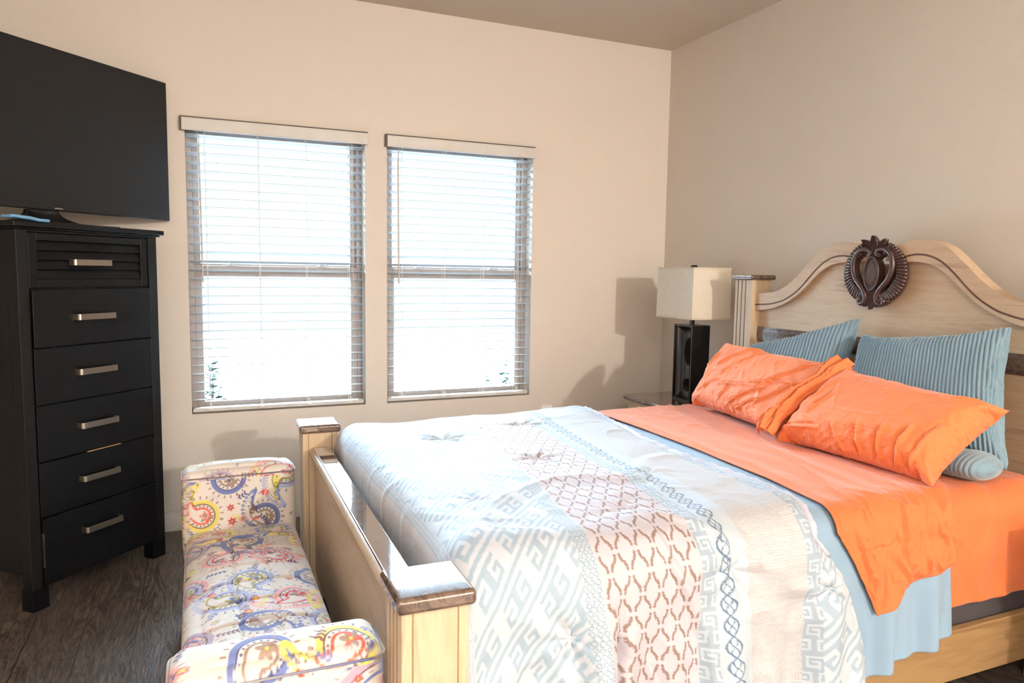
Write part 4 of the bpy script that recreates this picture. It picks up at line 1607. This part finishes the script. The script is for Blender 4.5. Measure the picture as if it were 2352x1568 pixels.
def up_sample(A, nv, nu):
    h, w = A.shape[:2]
    yi = np.linspace(0, h - 1, nv); xi = np.linspace(0, w - 1, nu)
    def interp_axis(B, t):
        i = np.clip(np.floor(t).astype(int), 0, B.shape[0] - 2)
        f = (t - i).reshape(-1, *([1] * (B.ndim - 1)))
        p0 = B[np.clip(i - 1, 0, B.shape[0] - 1)]; p1 = B[i]; p2 = B[i + 1]; p3 = B[np.clip(i + 2, 0, B.shape[0] - 1)]
        return 0.5 * ((2 * p1) + (p2 - p0) * f + (2 * p0 - 5 * p1 + 4 * p2 - p3) * f ** 2 + (3 * p1 - p0 - 3 * p2 + p3) * f ** 3)
    B = interp_axis(A, yi)
    return np.swapaxes(interp_axis(np.swapaxes(B, 0, 1), xi), 0, 1)


def place(P, w, h, quad, thick_scale=1.0, sag=0.0):
    """quad: BL, BR, TR, TL world corners; local +z faces the foot of the bed"""
    BL, BR, TR, TL = [np.array(q, float) for q in quad]
    cx = max(abs(P[0][0, 0, 0]), 1e-3); cy = max(abs(P[0][0, 0, 1]), 1e-3)
    u = (P[..., 0] / cx + 1) / 2; v = (P[..., 1] / cy + 1) / 2
    u = u[..., None]; v = v[..., None]
    W = (1 - v) * ((1 - u) * BL + u * BR) + v * ((1 - u) * TL + u * TR)
    n = np.cross(BR - BL, TL - BL); n /= np.linalg.norm(n)
    if n[0] > 0: n = -n
    return W + n * (P[..., 2:3] * thick_scale), n


def pillow_mesh(name, P, mat, label, group, colors=None, sub=0):
    nv, nu = P.shape[1:3]
    f = tri_grid(nu, nv)
    V = np.concatenate([P[0].reshape(-1, 3), P[1].reshape(-1, 3)])
    # weld borders by index
    idx0 = np.arange(nu * nv); idx1 = np.arange(nu * nv) + nu * nv
    g = idx1.reshape(nv, nu).copy(); g0 = idx0.reshape(nv, nu)
    for sl in ((slice(None), 0), (slice(None), -1), (0, slice(None)), (-1, slice(None))): g[sl] = g0[sl]
    f1 = np.stack([g[:-1, :-1], g[1:, :-1], g[1:, 1:], g[:-1, 1:]], -1).reshape(-1, 4)
    o = mesh_obj(name, V, np.concatenate([f, f1]), mat, None, smooth=True, subsurf=sub)
    bm = bmesh.new(); bm.from_mesh(o.data)
    bmesh.ops.delete(bm, geom=[v for v in bm.verts if not v.link_faces], context='VERTS')
    bmesh.ops.recalc_face_normals(bm, faces=bm.faces)
    bm.to_mesh(o.data); bm.free()
    tag(o, label, 'pillow', group)
    return o


# blue corduroy pillows
def corduroy(w, h, quad, thick, seed, label, ribs, bend=0.0, lean=None):
    A = inflate(w, h, 52, 40, 90, thick, seed)
    nu, nv = ribs * 9, 110
    A = np.stack([up_sample(A[0], nv, nu), up_sample(A[1], nv, nu)])
    Wd, n = place(A, w, h, quad, 1.0)
    uu = np.linspace(0, 1, nu)[None, :]
    vv = np.linspace(0, 1, nv)[:, None]
    ph = uu * ribs * 2 * math.pi + 2.0 * np.sin(vv * 2.2 + bend) * 0.9
    prof = np.abs(np.cos(ph / 2)) ** 0.7
    edge = sstep(0, 0.02, uu) * sstep(1, 0.98, uu) * sstep(0, 0.03, vv) * sstep(1, 0.97, vv)
    for k, sg in ((0, 1), (1, -1)):
        nn = grid_normals(Wd[k])
        if (nn @ n).mean() * sg < 0: nn = -nn
        soft = 0.006 * fbm(k + 2, uu * 3 + 0 * vv, vv * 3 + 0 * uu, 3)
        Wd[k] += nn * ((prof - 0.6) * 0.0085 * edge + soft * edge)[..., None]
    # ribbed seam edges
    return pillow_mesh('corduroy_pillow', Wd, MAT['cord_blue'], label, 'blue corduroy pillows against the headboard')


bl = corduroy(0.66, 0.50, [(-0.50, -1.26, 0.705), (-0.46, -1.86, 0.705), (-0.265, -1.785, 1.165), (-0.33, -1.20, 0.985)], 0.13, 3,
              'blue corduroy pillow leaning on the headboard, left of the other one', 36)
br = corduroy(0.70, 0.50, [(-0.48, -1.90, 0.715), (-0.45, -2.535, 0.730), (-0.30, -2.42, 1.175), (-0.29, -1.82, 1.10)], 0.15, 4,
              'larger blue corduroy pillow nearest the camera side of the headboard', 46)
# turned-up bottom corner of the near blue pillow
m = MB()
K = 150
n_ = 28
for k in range(K):
    t = k / (K - 1)
    env = (1 - (2 * t - 1) ** 6) ** 0.5 if 0 < k < K - 1 else 0.05
    env = max(env, 0.25)
    rr = (0.040 + 0.010 * t + 0.0034 * (abs(math.cos(k * 0.5)) ** 0.7 - 0.6)) * env
    for j in range(n_):
        a = 2 * math.pi * j / n_
        m.v.append((-0.575 + 0.02 * math.sin(t * 3) + 0.02 + rr * 1.9 * math.cos(a), -2.20 - 0.362 * t, 0.742 + 0.004 * math.sin(t * 9) + rr * 0.95 * math.sin(a)))
for k in range(K - 1):
    for j in range(n_):
        a, b = k * n_ + j, k * n_ + (j + 1) % n_
        m.f.append((a, b, b + n_, a + n_))
m.f.append(tuple(range(n_))); m.f.append(tuple((K - 1) * n_ + j for j in range(n_)))
o = m.build('tucked_edge', MAT['cord_blue'], br, smooth=True)

# orange pillows
def orange_pillow(w, h, quad, thick, seed, label, creases):
    A = inflate(w, h, 96, 66, 130, thick, seed, slack=1.05)
    A[1, ..., 2] *= 0.65
    nu, nv = 240, 160
    A = np.stack([up_sample(A[0], nv, nu), up_sample(A[1], nv, nu)])
    Wd, n = place(A, w, h, quad, 1.0)
    uu, vv = np.meshgrid(np.linspace(0, 1, nu), np.linspace(0, 1, nv))
    edge = sstep(0, 0.03, uu) * sstep(1, 0.97, uu) * sstep(0, 0.05, vv) * sstep(1, 0.95, vv)
    nn = grid_normals(Wd[0])
    if (nn @ n).mean() < 0: nn = -nn
    d = 0.004 * ridge(seed, uu * 5 + vv * 2, vv * 4 - uu * 2, 5) + 0.003 * fbm(seed, uu * 9, vv * 7, 3)
    for (u0, v0, u1, v1, amp, wd) in creases:
        L = math.hypot(u1 - u0, v1 - v0)
        px, py = (u1 - u0) / L, (v1 - v0) / L
        al = ((uu - u0) * px + (vv - v0) * py) / L
        wob = 0.018 * fbm(seed + 1, al * 3, al * 0 + v0 * 9, 2)
        ac = (uu - u0) * py - (vv - v0) * px + wob
        d += amp * np.exp(-np.abs(ac / wd) ** 1.5) * sstep(-0.08, 0.15, al) * sstep(1.08, 0.8, al) - amp * 0.7 * np.exp(-((ac + wd * 1.6) / wd) ** 2) * sstep(-0.05, 0.2, al) * sstep(1.05, 0.8, al)
    Wd[0] += nn * (d * edge)[..., None]
    return pillow_mesh('orange_pillow', Wd, MAT['orange_pillow'], label, 'orange pillows in front of the blue ones'), Wd


ol, WL = orange_pillow(0.74, 0.48, [(-0.69, -1.245, 0.730), (-0.80, -1.90, 0.728), (-0.50, -1.975, 0.990), (-0.45, -1.19, 1.005)], 0.13, 5,
    'crumpled orange pillow farther from the camera, with a bunched open end', [
    (0.18, 0.55, 0.42, 0.95, 0.016, 0.014), (0.26, 0.42, 0.50, 0.90, 0.012, 0.012), (0.05, 0.35, 0.12, 0.75, 0.012, 0.012),
    (0.30, 0.30, 0.62, 0.40, 0.012, 0.016), (0.50, 0.12, 0.72, 0.42, 0.014, 0.014), (0.60, 0.10, 0.78, 0.30, 0.012, 0.012), (0.55, 0.42, 0.85, 0.55, 0.010, 0.012),
    (0.12, 0.15, 0.30, 0.40, 0.010, 0.012), (0.74, 0.2, 0.9, 0.6, 0.012, 0.012), (0.66, 0.35, 0.86, 0.85, 0.010, 0.012), (0.40, 0.15, 0.46, 0.38, 0.010, 0.010)])
orr, WR = orange_pillow(0.76, 0.50, [(-0.83, -1.93, 0.722), (-0.80, -2.54, 0.715), (-0.50, -2.56, 0.930), (-0.50, -1.93, 0.975)], 0.17, 9,
    'plump smooth orange pillow nearest the camera side of the bed', [
    (0.10, 0.30, 0.22, 0.72, 0.007, 0.012), (0.18, 0.25, 0.26, 0.55, 0.006, 0.012), (0.60, 0.02, 0.52, 0.30, 0.009, 0.014), (0.70, 0.02, 0.66, 0.34, 0.010, 0.013),
    (0.80, 0.02, 0.78, 0.40, 0.010, 0.013), (0.88, 0.04, 0.88, 0.5, 0.009, 0.012), (0.05, 0.10, 0.30, 0.16, 0.009, 0.014), (0.50, 0.02, 0.38, 0.22, 0.008, 0.013)])
# bunched open end of the far pillowcase, lying over the seam between the two
K, J = 120, 60
cA = np.array([(-0.545, -1.955, 1.010), (-0.63, -1.95, 0.950), (-0.73, -1.925, 0.880), (-0.80, -1.90, 0.815), (-0.87, -1.905, 0.752)])
def cline(t):
    x = t * (len(cA) - 1)
    return np.stack([np.interp(x, np.arange(len(cA)), cA[:, k]) for k in range(3)], -1)
tK = np.linspace(0, 1, K); uJ = np.linspace(-1, 1, J)
Tg, Ug = np.meshgrid(tK, uJ, indexing='ij')
ctr = cline(Tg)
wid = (0.050 + 0.014 * np.cos(Tg * 6.0)) * (0.55 + 0.45 * np.sin(np.pi * np.clip(Tg * 0.9 + 0.12, 0, 1)) ** 0.5)
acr = np.array([0.06, -0.97, 0.12]); nor = np.array([-0.70, -0.05, 0.71])
pl = 0.010 * np.cos(Ug * 9 + 2.4 * np.sin(Tg * 4)) + 0.007 * np.cos(Ug * 17 + Tg * 6) + 0.006 * ridge(2, Ug * 2 + Tg * 5, Tg * 9, 5)
hgt = 0.036 * (1 - Ug ** 2) ** 0.6 + pl * (1 - Ug ** 4) - 0.012
F = ctr + acr * (Ug * wid)[..., None] + nor * hgt[..., None]
F[..., 1] += 0.006 * np.sin(Tg * 17)
o = sheet('bunched_hem', MAT['orange_pillow'], F, solid=0.003, off=0, parent=ol)

# ------------------------------------------------------------------ paisley bench
PPM = 700
CW, CHh = int(2.2 * PPM), int(1.3 * PPM)
canvas = np.ones((CHh, CW, 3), np.float32) * np.array(srgb(220, 212, 204), np.float32)
R = random.Random(5)
PAL = {k: np.array(srgb(*v), np.float32) for k, v in dict(navy=(52, 62, 122), blue=(108, 122, 176), sky=(168, 176, 210), plum=(112, 66, 92), red=(206, 48, 62), coral=(222, 96, 82), pink=(232, 168, 166), yellow=(222, 206, 104), olive=(150, 146, 52), taupe=(152, 126, 112), brown=(104, 72, 66), mauve=(176, 160, 180)).items()}


def stamp(x, y, rx, ry, ang, col, al=0.9):
    x *= PPM; y *= PPM; rx *= PPM; ry *= PPM
    Rm = int(max(rx, ry)) + 2
    x0, x1, y0, y1 = int(x) - Rm, int(x) + Rm + 1, int(y) - Rm, int(y) + Rm + 1
    xs_ = np.arange(x0, x1); ys_ = np.arange(y0, y1)
    gx, gy = np.meshgrid(xs_ - x, ys_ - y)
    c, s = math.cos(ang), math.sin(ang)
    a = (gx * c + gy * s) / max(rx, .6); b = (-gx * s + gy * c) / max(ry, .6)
    mk = np.clip((1.0 - np.hypot(a, b)) * max(rx, ry, 1) * 0.8 + 0.5, 0, 1)[..., None] * al
    iy = ys_ % CHh; ix_ = xs_ % CW
    sub = canvas[np.ix_(iy, ix_)]
    canvas[np.ix_(iy, ix_)] = sub * (1 - mk) + PAL[col] * mk


def stroke(pts, w, col, al=0.85, taper=True):
    n = len(pts)
    for i, (x, y) in enumerate(pts):
        t = i / max(1, n - 1)
        ww = w * (0.35 + 0.65 * math.sin(math.pi * t)) if taper else w
        stamp(x, y, ww, ww, 0, col, al)


def petal(x, y, a, L, w, col):
    stamp(x + math.cos(a) * L / 2, y + math.sin(a) * L / 2, L / 2, w / 2, a, col)


def spiral(x, y, r, a0, turns, w, col, sgn=1):
    pts = []
    N = int(30 * turns * max(1, r / 0.02))
    for i in range(N):
        t = i / N
        a = a0 + sgn * 2 * math.pi * turns * t
        rr = r * (1 - 0.85 * t)
        pts.append((x + rr * math.cos(a), y + rr * math.sin(a)))
    stroke(pts, w, col, 0.8, False)


def paisley(x, y, s, ang, fl, cols):
    def tf(u, v):
        v *= fl
        return (x + s * (u * math.cos(ang) - v * math.sin(ang)), y + s * (u * math.sin(ang) + v * math.cos(ang)))
    def outline(k, off=0):
        pts = []
        N = int(110 * s / 0.1)
        for i in range(N):
            a = -math.pi + 2 * math.pi * i / (N - 1)
            r = 0.42 * k * (1 + 1.25 * math.exp(-(a / 0.42) ** 2))
            bend = 1.1 * max(0, r - 0.42 * k) / (0.5)
            pts.append(tf(r * math.cos(a + bend), r * math.sin(a + bend)))
        return pts
    stroke(outline(1.0), 0.0060 * s / 0.12, cols[0], 0.85, False)
    stroke(outline(0.84), 0.0022, cols[1], 0.9, False)
    stroke(outline(0.55), 0.0034, cols[2], 0.85, False)
    # dots between
    o = outline(0.70)
    for p in o[::max(1, len(o) // 16)]: stamp(p[0], p[1], 0.0032, 0.0032, 0, cols[1])
    # outer frill
    o = outline(1.22)
    for i in range(0, len(o) - 1, max(1, len(o) // 20)):
        a = math.atan2(o[i][1] - y, o[i][0] - x)
        petal(o[i][0], o[i][1], a, 0.011, 0.006, cols[3])
        stamp(o[i][0], o[i][1], 0.0018, 0.0018, 0, 'brown')
    # heart of the paisley
    c = tf(-0.12, 0.0)
    for k in range(6):
        petal(c[0], c[1], ang + k * math.pi / 3, 0.022 * s / 0.12, 0.011 * s / 0.12, cols[(k % 2) + 2])
    stamp(c[0], c[1], 0.004, 0.004, 0, 'yellow')


def sprig(x, y, a, n, col, sgn=1):
    px, py = x, y
    pts = []
    for i in range(n * 3):
        a += 0.05 * sgn
        px += 0.004 * math.cos(a); py += 0.004 * math.sin(a)
        pts.append((px, py))
        if i % 3 == 2:
            petal(px, py, a + 0.8, 0.013, 0.0065, col)
            petal(px, py, a - 0.8, 0.013, 0.0065, col)
    stroke(pts, 0.0013, col, 0.8, False)


def flower(x, y, r, c1, c2):
    n = R.choice((6, 7, 8))
    for k in range(n): petal(x, y, k * 2 * math.pi / n + 0.3, r, r * 0.5, c1)
    for k in range(n): petal(x, y, k * 2 * math.pi / n + 0.6, r * 0.55, r * 0.25, c2)
    stamp(x, y, r * 0.2, r * 0.2, 0, 'yellow')


NAMES = list(PAL)
for i in range(9):                                   # broad bands of tint
    x, y = R.uniform(0, 2.2), R.uniform(0, 1.3)
    pts = []
    a = R.uniform(0, 6.28)
    for k in range(110):
        a += R.uniform(-.04, .055)
        x += 0.004 * math.cos(a); y += 0.004 * math.sin(a)
        pts.append((x, y))
    stroke(pts, 0.010, R.choice(['pink', 'sky', 'mauve', 'yellow']), 0.65)
    for p in pts[::6]: stamp(p[0], p[1], 0.003, 0.003, 0, 'plum')
cellx, celly = 0.20, 0.165
for i in range(int(2.2 / cellx) + 1):
    for j in range(int(1.3 / celly) + 1):
        x = i * cellx + R.uniform(-.02, .02) + (0.1 if j % 2 else 0); y = j * celly + R.uniform(-.02, .02)
        cols = R.choice([('blue', 'navy', 'taupe', 'taupe'), ('mauve', 'plum', 'blue', 'pink'), ('yellow', 'brown', 'coral', 'taupe'), ('pink', 'plum', 'red', 'mauve'), ('sky', 'navy', 'olive', 'blue')])
        paisley(x, y, R.uniform(.12, .17), R.uniform(0, 6.28), R.choice((-1, 1)), cols)
for i in range(520):
    x, y = R.uniform(0, 2.2), R.uniform(0, 1.3)
    q = R.random()
    if q < 0.36: sprig(x, y, R.uniform(0, 6.28), R.choice((3, 4, 5)), R.choice(['navy', 'blue', 'navy', 'brown', 'yellow', 'plum']), R.choice((-1, 1)))
    elif q < 0.60: flower(x, y, R.uniform(.010, .019), R.choice(['coral', 'red', 'mauve', 'pink', 'navy', 'taupe', 'coral']), R.choice(['plum', 'navy', 'yellow']))
    elif q < 0.80: spiral(x, y, R.uniform(.009, .018), R.uniform(0, 6.28), 1.3, 0.0013, R.choice(['blue', 'taupe', 'coral', 'plum', 'mauve']), R.choice((-1, 1)))
    elif q < 0.90:
        a = R.uniform(0, 6.28)
        petal(x, y, a, 0.022, 0.014, 'red'); petal(x + 0.004, y, a + 0.4, 0.018, 0.008, 'pink')
    else:
        for k in range(7): stamp(x + 0.009 * k * math.cos(q * 60), y + 0.009 * k * math.sin(q * 60), 0.0028, 0.0028, 0, R.choice(['plum', 'navy']))


def sample(u, v):
    iu = (np.asarray(u) * PPM); iv = (np.asarray(v) * PPM)
    x0 = np.floor(iu).astype(int); y0 = np.floor(iv).astype(int)
    fx = (iu - x0)[..., None]; fy = (iv - y0)[..., None]
    g = lambda a, b: canvas[b % CHh, a % CW]
    return (g(x0, y0) * (1 - fx) + g(x0 + 1, y0) * fx) * (1 - fy) + (g(x0, y0 + 1) * (1 - fx) + g(x0 + 1, y0 + 1) * fx) * fy


BX0, BX1 = -2.862, -2.457
bench = empty('upholstered_bench', ((BX0 + BX1) / 2, -1.8, 0))
tag(bench, 'paisley upholstered bench with raised arms at the foot of the bed', 'bench')


def cushion(name, x0, x1, y0, y1, z0, z1, r, u0, v0, step=0.0028, dome=0.0, tuft=False, rx=None, mat='bench'):
    """closed rounded box: side walls and domed top unwrapped from one closed tube of rings"""
    W, D = x1 - x0, y1 - y0
    rc = rx or r
    nW, nD = max(6, int(W / step)), max(6, int(D / step))
    # top grid
    gx = np.linspace(0, 1, nW); gy = np.linspace(0, 1, nD)
    U, V = np.meshgrid(gx, gy)
    ix, iy = x0 + rc + U * (W - 2 * rc), y0 + rc + V * (D - 2 * rc)
    dome_ = dome * (1 - (2 * U - 1) ** 4) * (1 - (2 * V - 1) ** 4)
    zt = z1 + dome_
    if tuft:
        sxn, syn = 3, 9
        du = np.abs((U * sxn) % 1.0 - 0.5) * 2; dv = np.abs((V * syn) % 1.0 - 0.5) * 2
        lam = 0.0065 * (np.exp(-((1 - du) / 0.10) ** 2) + np.exp(-((1 - dv) / 0.10) ** 2))
        fade = sstep(0, .05, U) * sstep(1, .95, U) * sstep(0, .02, V) * sstep(1, .98, V)
        zt = zt - lam * fade + 0.003 * fbm(2, U * 8, V * 24, 2)
    Pt = np.stack([ix, iy, zt], -1)
    objs = []
    ct = sample(u0 + Pt[..., 0] - x0, v0 + Pt[..., 1] - y0)
    # rim + walls : march around perimeter
    per = [(i, 0) for i in range(nW)] + [(nW - 1, j) for j in range(1, nD)] + [(i, nD - 1) for i in range(nW - 2, -1, -1)] + [(0, j) for j in range(nD - 2, 0, -1)]
    ring0 = np.array([Pt[j, i] for i, j in per])
    N = len(per)
    cx, cy = (x0 + x1) / 2, (y0 + y1) / 2
    nrm_ = np.zeros((N, 2))
    for k, (i, j) in enumerate(per):
        e = 1e-9
        ax = -1 if i == 0 else (1 if i == nW - 1 else 0)
        ay = -1 if j == 0 else (1 if j == nD - 1 else 0)
        nrm_[k] = (ax, ay)
    for _ in range(6):
        nrm_ = (np.roll(nrm_, 1, 0) + nrm_ * 2 + np.roll(nrm_, -1, 0)) / 4
    nrm_ /= np.linalg.norm(nrm_, axis=1, keepdims=True)
    rows, cols_ = [], []
    arc = 8
    nwall = max(3, int((z1 - r - z0) / (step * 1.3)))
    s = 0
    for a in range(1, arc + 1):
        th = math.pi / 2 * a / arc
        q = ring0.copy()
        q[:, :2] += nrm_ * rc * math.sin(th)
        q[:, 2] -= r * (1 - math.cos(th))
        rows.append(q); cols_.append(rc * th)
    for b in range(1, nwall + 1):
        q = rows[arc - 1].copy()
        q[:, 2] = q[:, 2] - (q[:, 2] - z0) * b / nwall
        q[:, :2] += nrm_ * 0.004 * math.sin(math.pi * b / nwall)
        rows.append(q); cols_.append(rc * math.pi / 2 + (z1 - r - z0) * b / nwall)
    Rr = np.array(rows)
    cw_ = np.zeros(Rr.shape)
    for a in range(len(rows)):
        s = cols_[a]
        if a < arc:
            uu = u0 + ring0[:, 0] - x0 + nrm_[:, 0] * s
            vv = v0 + ring0[:, 1] - y0 + nrm_[:, 1] * s
        else:
            seg_ = np.linalg.norm(Rr[a] - np.roll(Rr[a], 1, 0), axis=1)
            uu = u0 + 0.37 + np.cumsum(seg_)
            vv = v0 + 0.25 + np.full(N, s)
        cw_[a] = sample(uu, vv)
    Vt = np.concatenate([Pt.reshape(-1, 3), Rr.reshape(-1, 3)])
    Cc = np.concatenate([ct.reshape(-1, 3), cw_.reshape(-1, 3)])
    F_ = tri_grid(nW, nD).tolist()
    pidx = [j * nW + i for i, j in per]
    b0 = nW * nD
    for k in range(N):
        k2 = (k + 1) % N
        F_.append([pidx[k2], pidx[k], b0 + k, b0 + k2])
    for a in range(len(rows) - 1):
        o1 = b0 + a * N
        o2 = o1 + N
        for k in range(N):
            k2 = (k + 1) % N
            F_.append([o1 + k2, o1 + k, o2 + k, o2 + k2])
    last = b0 + (len(rows) - 1) * N
    F_.append([last + k for k in range(N)][::-1])
    off = bench.location
    Vt = Vt - np.array(off)
    return mesh_obj(name, Vt, F_, MAT[mat], bench, smooth=True, colors=Cc)


cushion('seat', BX0 + 0.010, BX1 - 0.004, -2.435, -1.105, 0.265, 0.362, 0.045, 0.10, 0.06, 0.0030, dome=0.022, tuft=True)
for (ya, yb, uu, vv, nm) in ((-1.105, -0.955, 0.75, 0.85, 'far'), (-2.592, -2.436, 1.35, 0.45, 'near')):
    cushion('arm', BX0, BX1, ya, yb, 0.245, 0.577, 0.034, uu, vv, 0.0018, dome=0.016)
# seam piping round the top pad of each arm
for ya, yb in ((-1.105, -0.955), (-2.592, -2.436)):
    m = MB()
    z, rr, pts = 0.5525, 0.030, []
    for cx_, cy_, a0 in ((BX1 - rr, yb - rr, 0), (BX0 + rr, yb - rr, 90), (BX0 + rr, ya + rr, 180), (BX1 - rr, ya + rr, 270)):
        for k in range(7):
            a = math.radians(a0 + 15 * k)
            pts.append((cx_ + (rr + 0.0015) * math.cos(a) - bench.location.x, cy_ + (rr + 0.0015) * math.sin(a) + 1.8, z))
    m.tube(pts, 0.0028, 8, closed=True)
    vv_ = np.array(m.v)
    mesh_obj('seam_piping', m.v, m.f, MAT['bench'], bench, smooth=True, colors=sample(vv_[:, 0] * 3 + 2, vv_[:, 1] * 3 + 1) * 0.62)
# upholstered base rail and wooden legs
def tint_box(name, x0, x1, y0, y1, z0, z1):
    return cushion(name, x0, x1, y0, y1, z0, z1, 0.010, 0.3, 0.2, 0.004)
tint_box('base_rail', BX0 + 0.006, BX1 - 0.006, -2.586, -0.961, 0.110, 0.262)
for lx in (BX0 + 0.05, BX1 - 0.05):
    for ly in (-2.53, -1.01):
        MB().tube([(lx - bench.location.x, ly + 1.8, 0), (lx - bench.location.x, ly + 1.8, 0.115)], [0.016, 0.026], 4).build('leg', MAT['carved'], bench, bevel=0.002)
